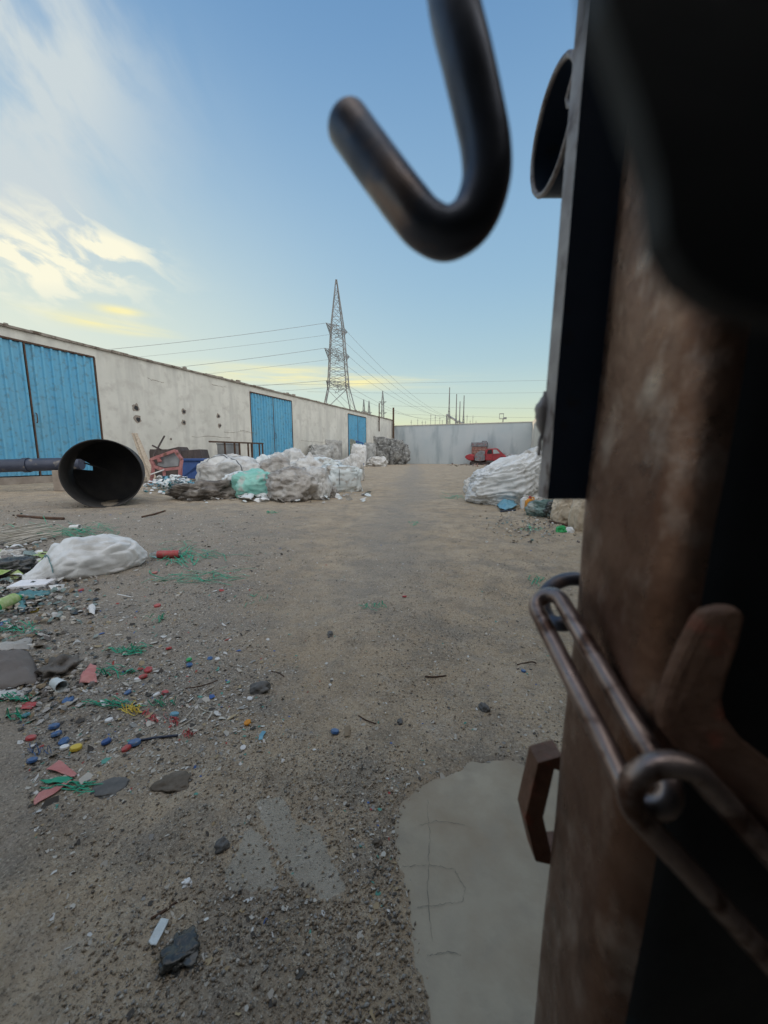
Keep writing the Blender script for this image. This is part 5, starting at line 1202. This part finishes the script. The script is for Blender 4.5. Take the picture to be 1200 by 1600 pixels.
# dark strip and arm added close to the lens for the upper-right smear
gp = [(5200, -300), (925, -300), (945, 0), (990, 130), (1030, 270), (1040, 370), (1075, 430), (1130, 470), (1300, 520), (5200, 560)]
mb = MB(); mb.prism([PB(x, y, .024) for x, y in gp], FH * .002); P_(mb, 'smear_strip', M['gateblack'], gate)
mb = MB(); mb.box(LW(.168, .0755, 1.0), (.02, .097, .05), Matrix.Rotation(YAW, 3, 'Z')); P_(mb, 'smear_strip_arm', M['gateblack'], gate)
# hasp tongue
hp = [(1093, 972), (1108, 956), (1135, 950), (1160, 950), (1168, 966), (1158, 1010), (1140, 1060), (1132, 1095), (1138, 1125), (1165, 1160), (1210, 1195), (1300, 1250), (1300, 1380), (1215, 1310), (1130, 1235), (1060, 1172), (1036, 1140), (1032, 1115), (1048, 1065), (1072, 1010)]
mb = MB(); poly = []
for x, y in hp: poly.append(PB(x, y, .1215 - (x - 1030) / 170 * .016))
mb.prism(poly, FH * .005); P_(mb, 'hasp', M['hasp'], gate, bevel=.0016)
# gate leaf behind and to the right, header above
mb = MB()
for i in range(9):
    a = .186 + i * .2; mb.box(LW(a + .1, .168 + (.006 if i % 2 else 0), 1.25), (.199, .004, 2.4), Matrix.Rotation(YAW, 3, 'Z'))
P_(mb, 'leaf_panel', M['gateblack'], gate)
mb = MB(); mb.box(LW(-.35, .165, 2.53), (2.6, .06, .06), Matrix.Rotation(YAW, 3, 'Z')); P_(mb, 'header_bar', M['rustpost'], gate, bevel=.004)

# hook hanging in front of the opening
hk = [(640, -900, .150), (668, -420, .128), (690, -160, .118), (708, 0, .112), (730, 95, .110), (747, 170, .110), (759, 235, .110), (758, 290, .110), (737, 342, .110), (700, 366, .110), (664, 352, .111), (634, 318, .113), (592, 262, .117), (552, 207, .121), (545, 197, .122)]
pts = smooth_path([PB(x, y, b_) for x, y, b_ in hk], 7)
mb = MB(); k_ = len(pts); rs = [.0062] * k_; rs[-1] = .0040; rs[-2] = .0056; mb.tube(pts, rs, 24)
ho = mb.build('gate_hook', M['hook'], smooth=True, auto=50); tag(ho, 'thick dark iron hook hanging close to the lens against the sky', 'hook')
top = pts[0]; mb = MB(); mb.tube(smooth_path([top, top + Vector((0, 0, .3)) + RT * .02, Vector((top.x, top.y, 2.50)) + RT * .02], 5), .0062, 16); P_(mb, 'hanger_rod', M['hook'], ho, smooth=True)

# chain wrapped round the post
ch = empty('chain', PB(1000, 1200, .13), 'rusty steel chain wrapped round the gate post', 'chain')
def link(p1, p2, wid, r, nrm, n_=12):
    p1 = Vector(p1); p2 = Vector(p2); ax_ = (p2 - p1).normalized(); sdv = ax_.cross(Vector(nrm)).normalized(); hw = wid / 2; pts = []
    a = p1 + ax_ * hw; e = p2 - ax_ * hw
    for j in range(n_ + 1): t_ = math.pi * j / n_; pts.append(e + sdv * hw * math.cos(t_) + ax_ * hw * math.sin(t_))
    for q in (.25, .5, .75): pts.append((e - sdv * hw).lerp(a - sdv * hw, q))
    for j in range(n_ + 1): t_ = math.pi * j / n_; pts.append(a - sdv * hw * math.cos(t_) - ax_ * hw * math.sin(t_))
    for q in (.25, .5, .75): pts.append((a + sdv * hw).lerp(e + sdv * hw, q))
    mb = MB(); mb.tube(pts, r, 14, closed=True); return P_(mb, 'link', M['chain'], ch, smooth=True)
# first link: arcs out from behind the post
pts = smooth_path([PB(x, y, b_) for x, y, b_ in [(960, 925, .228), (905, 905, .226), (868, 912, .222), (848, 938, .214), (858, 968, .206), (880, 975, .200), (900, 968, .206), (935, 975, .222)]], 6)
mb = MB(); mb.tube(pts, .0042, 14); P_(mb, 'link', M['hook'], ch, smooth=True)
nrmB = (-FH + RT * -.35)
link(PB(850, 932, .195), PB(1030, 1262, .112), .0130, .0041, nrmB + Vector((0, 0, .15)))
link(PB(1008, 1203, .110), PB(1330, 1560, .100), .0235, .0040, -FH + RT * -.15)
link(PB(1290, 1490, .100), PB(1560, 1760, .115), .0165, .0034, Vector((0, 0, 1)) + RT * .2)

# unseen shell added behind the camera to keep the gate's near side dark
gw = empty('shade_shell', LW(0, -1.2, 0), 'unseen dark shell added behind the camera to shade the steel gate', 'shade_shell')
rz = Matrix.Rotation(YAW, 3, 'Z')
mb = MB()
mb.box(LW(-2.6, -1.95, 1.4), (.2, 1.6, 2.8), rz); mb.box(LW(2.3, -1.3, 1.4), (.2, 2.9, 2.8), rz); mb.box(LW(-.15, -2.85, 1.4), (5.1, .2, 2.8), rz)
P_(mb, 'wall', M['shelldark'], gw)
mb = MB(); mb.box(LW(-.15, -1.72, 2.87), (5.3, 2.4, .14), rz); P_(mb, 'roof', M['shelldark'], gw)
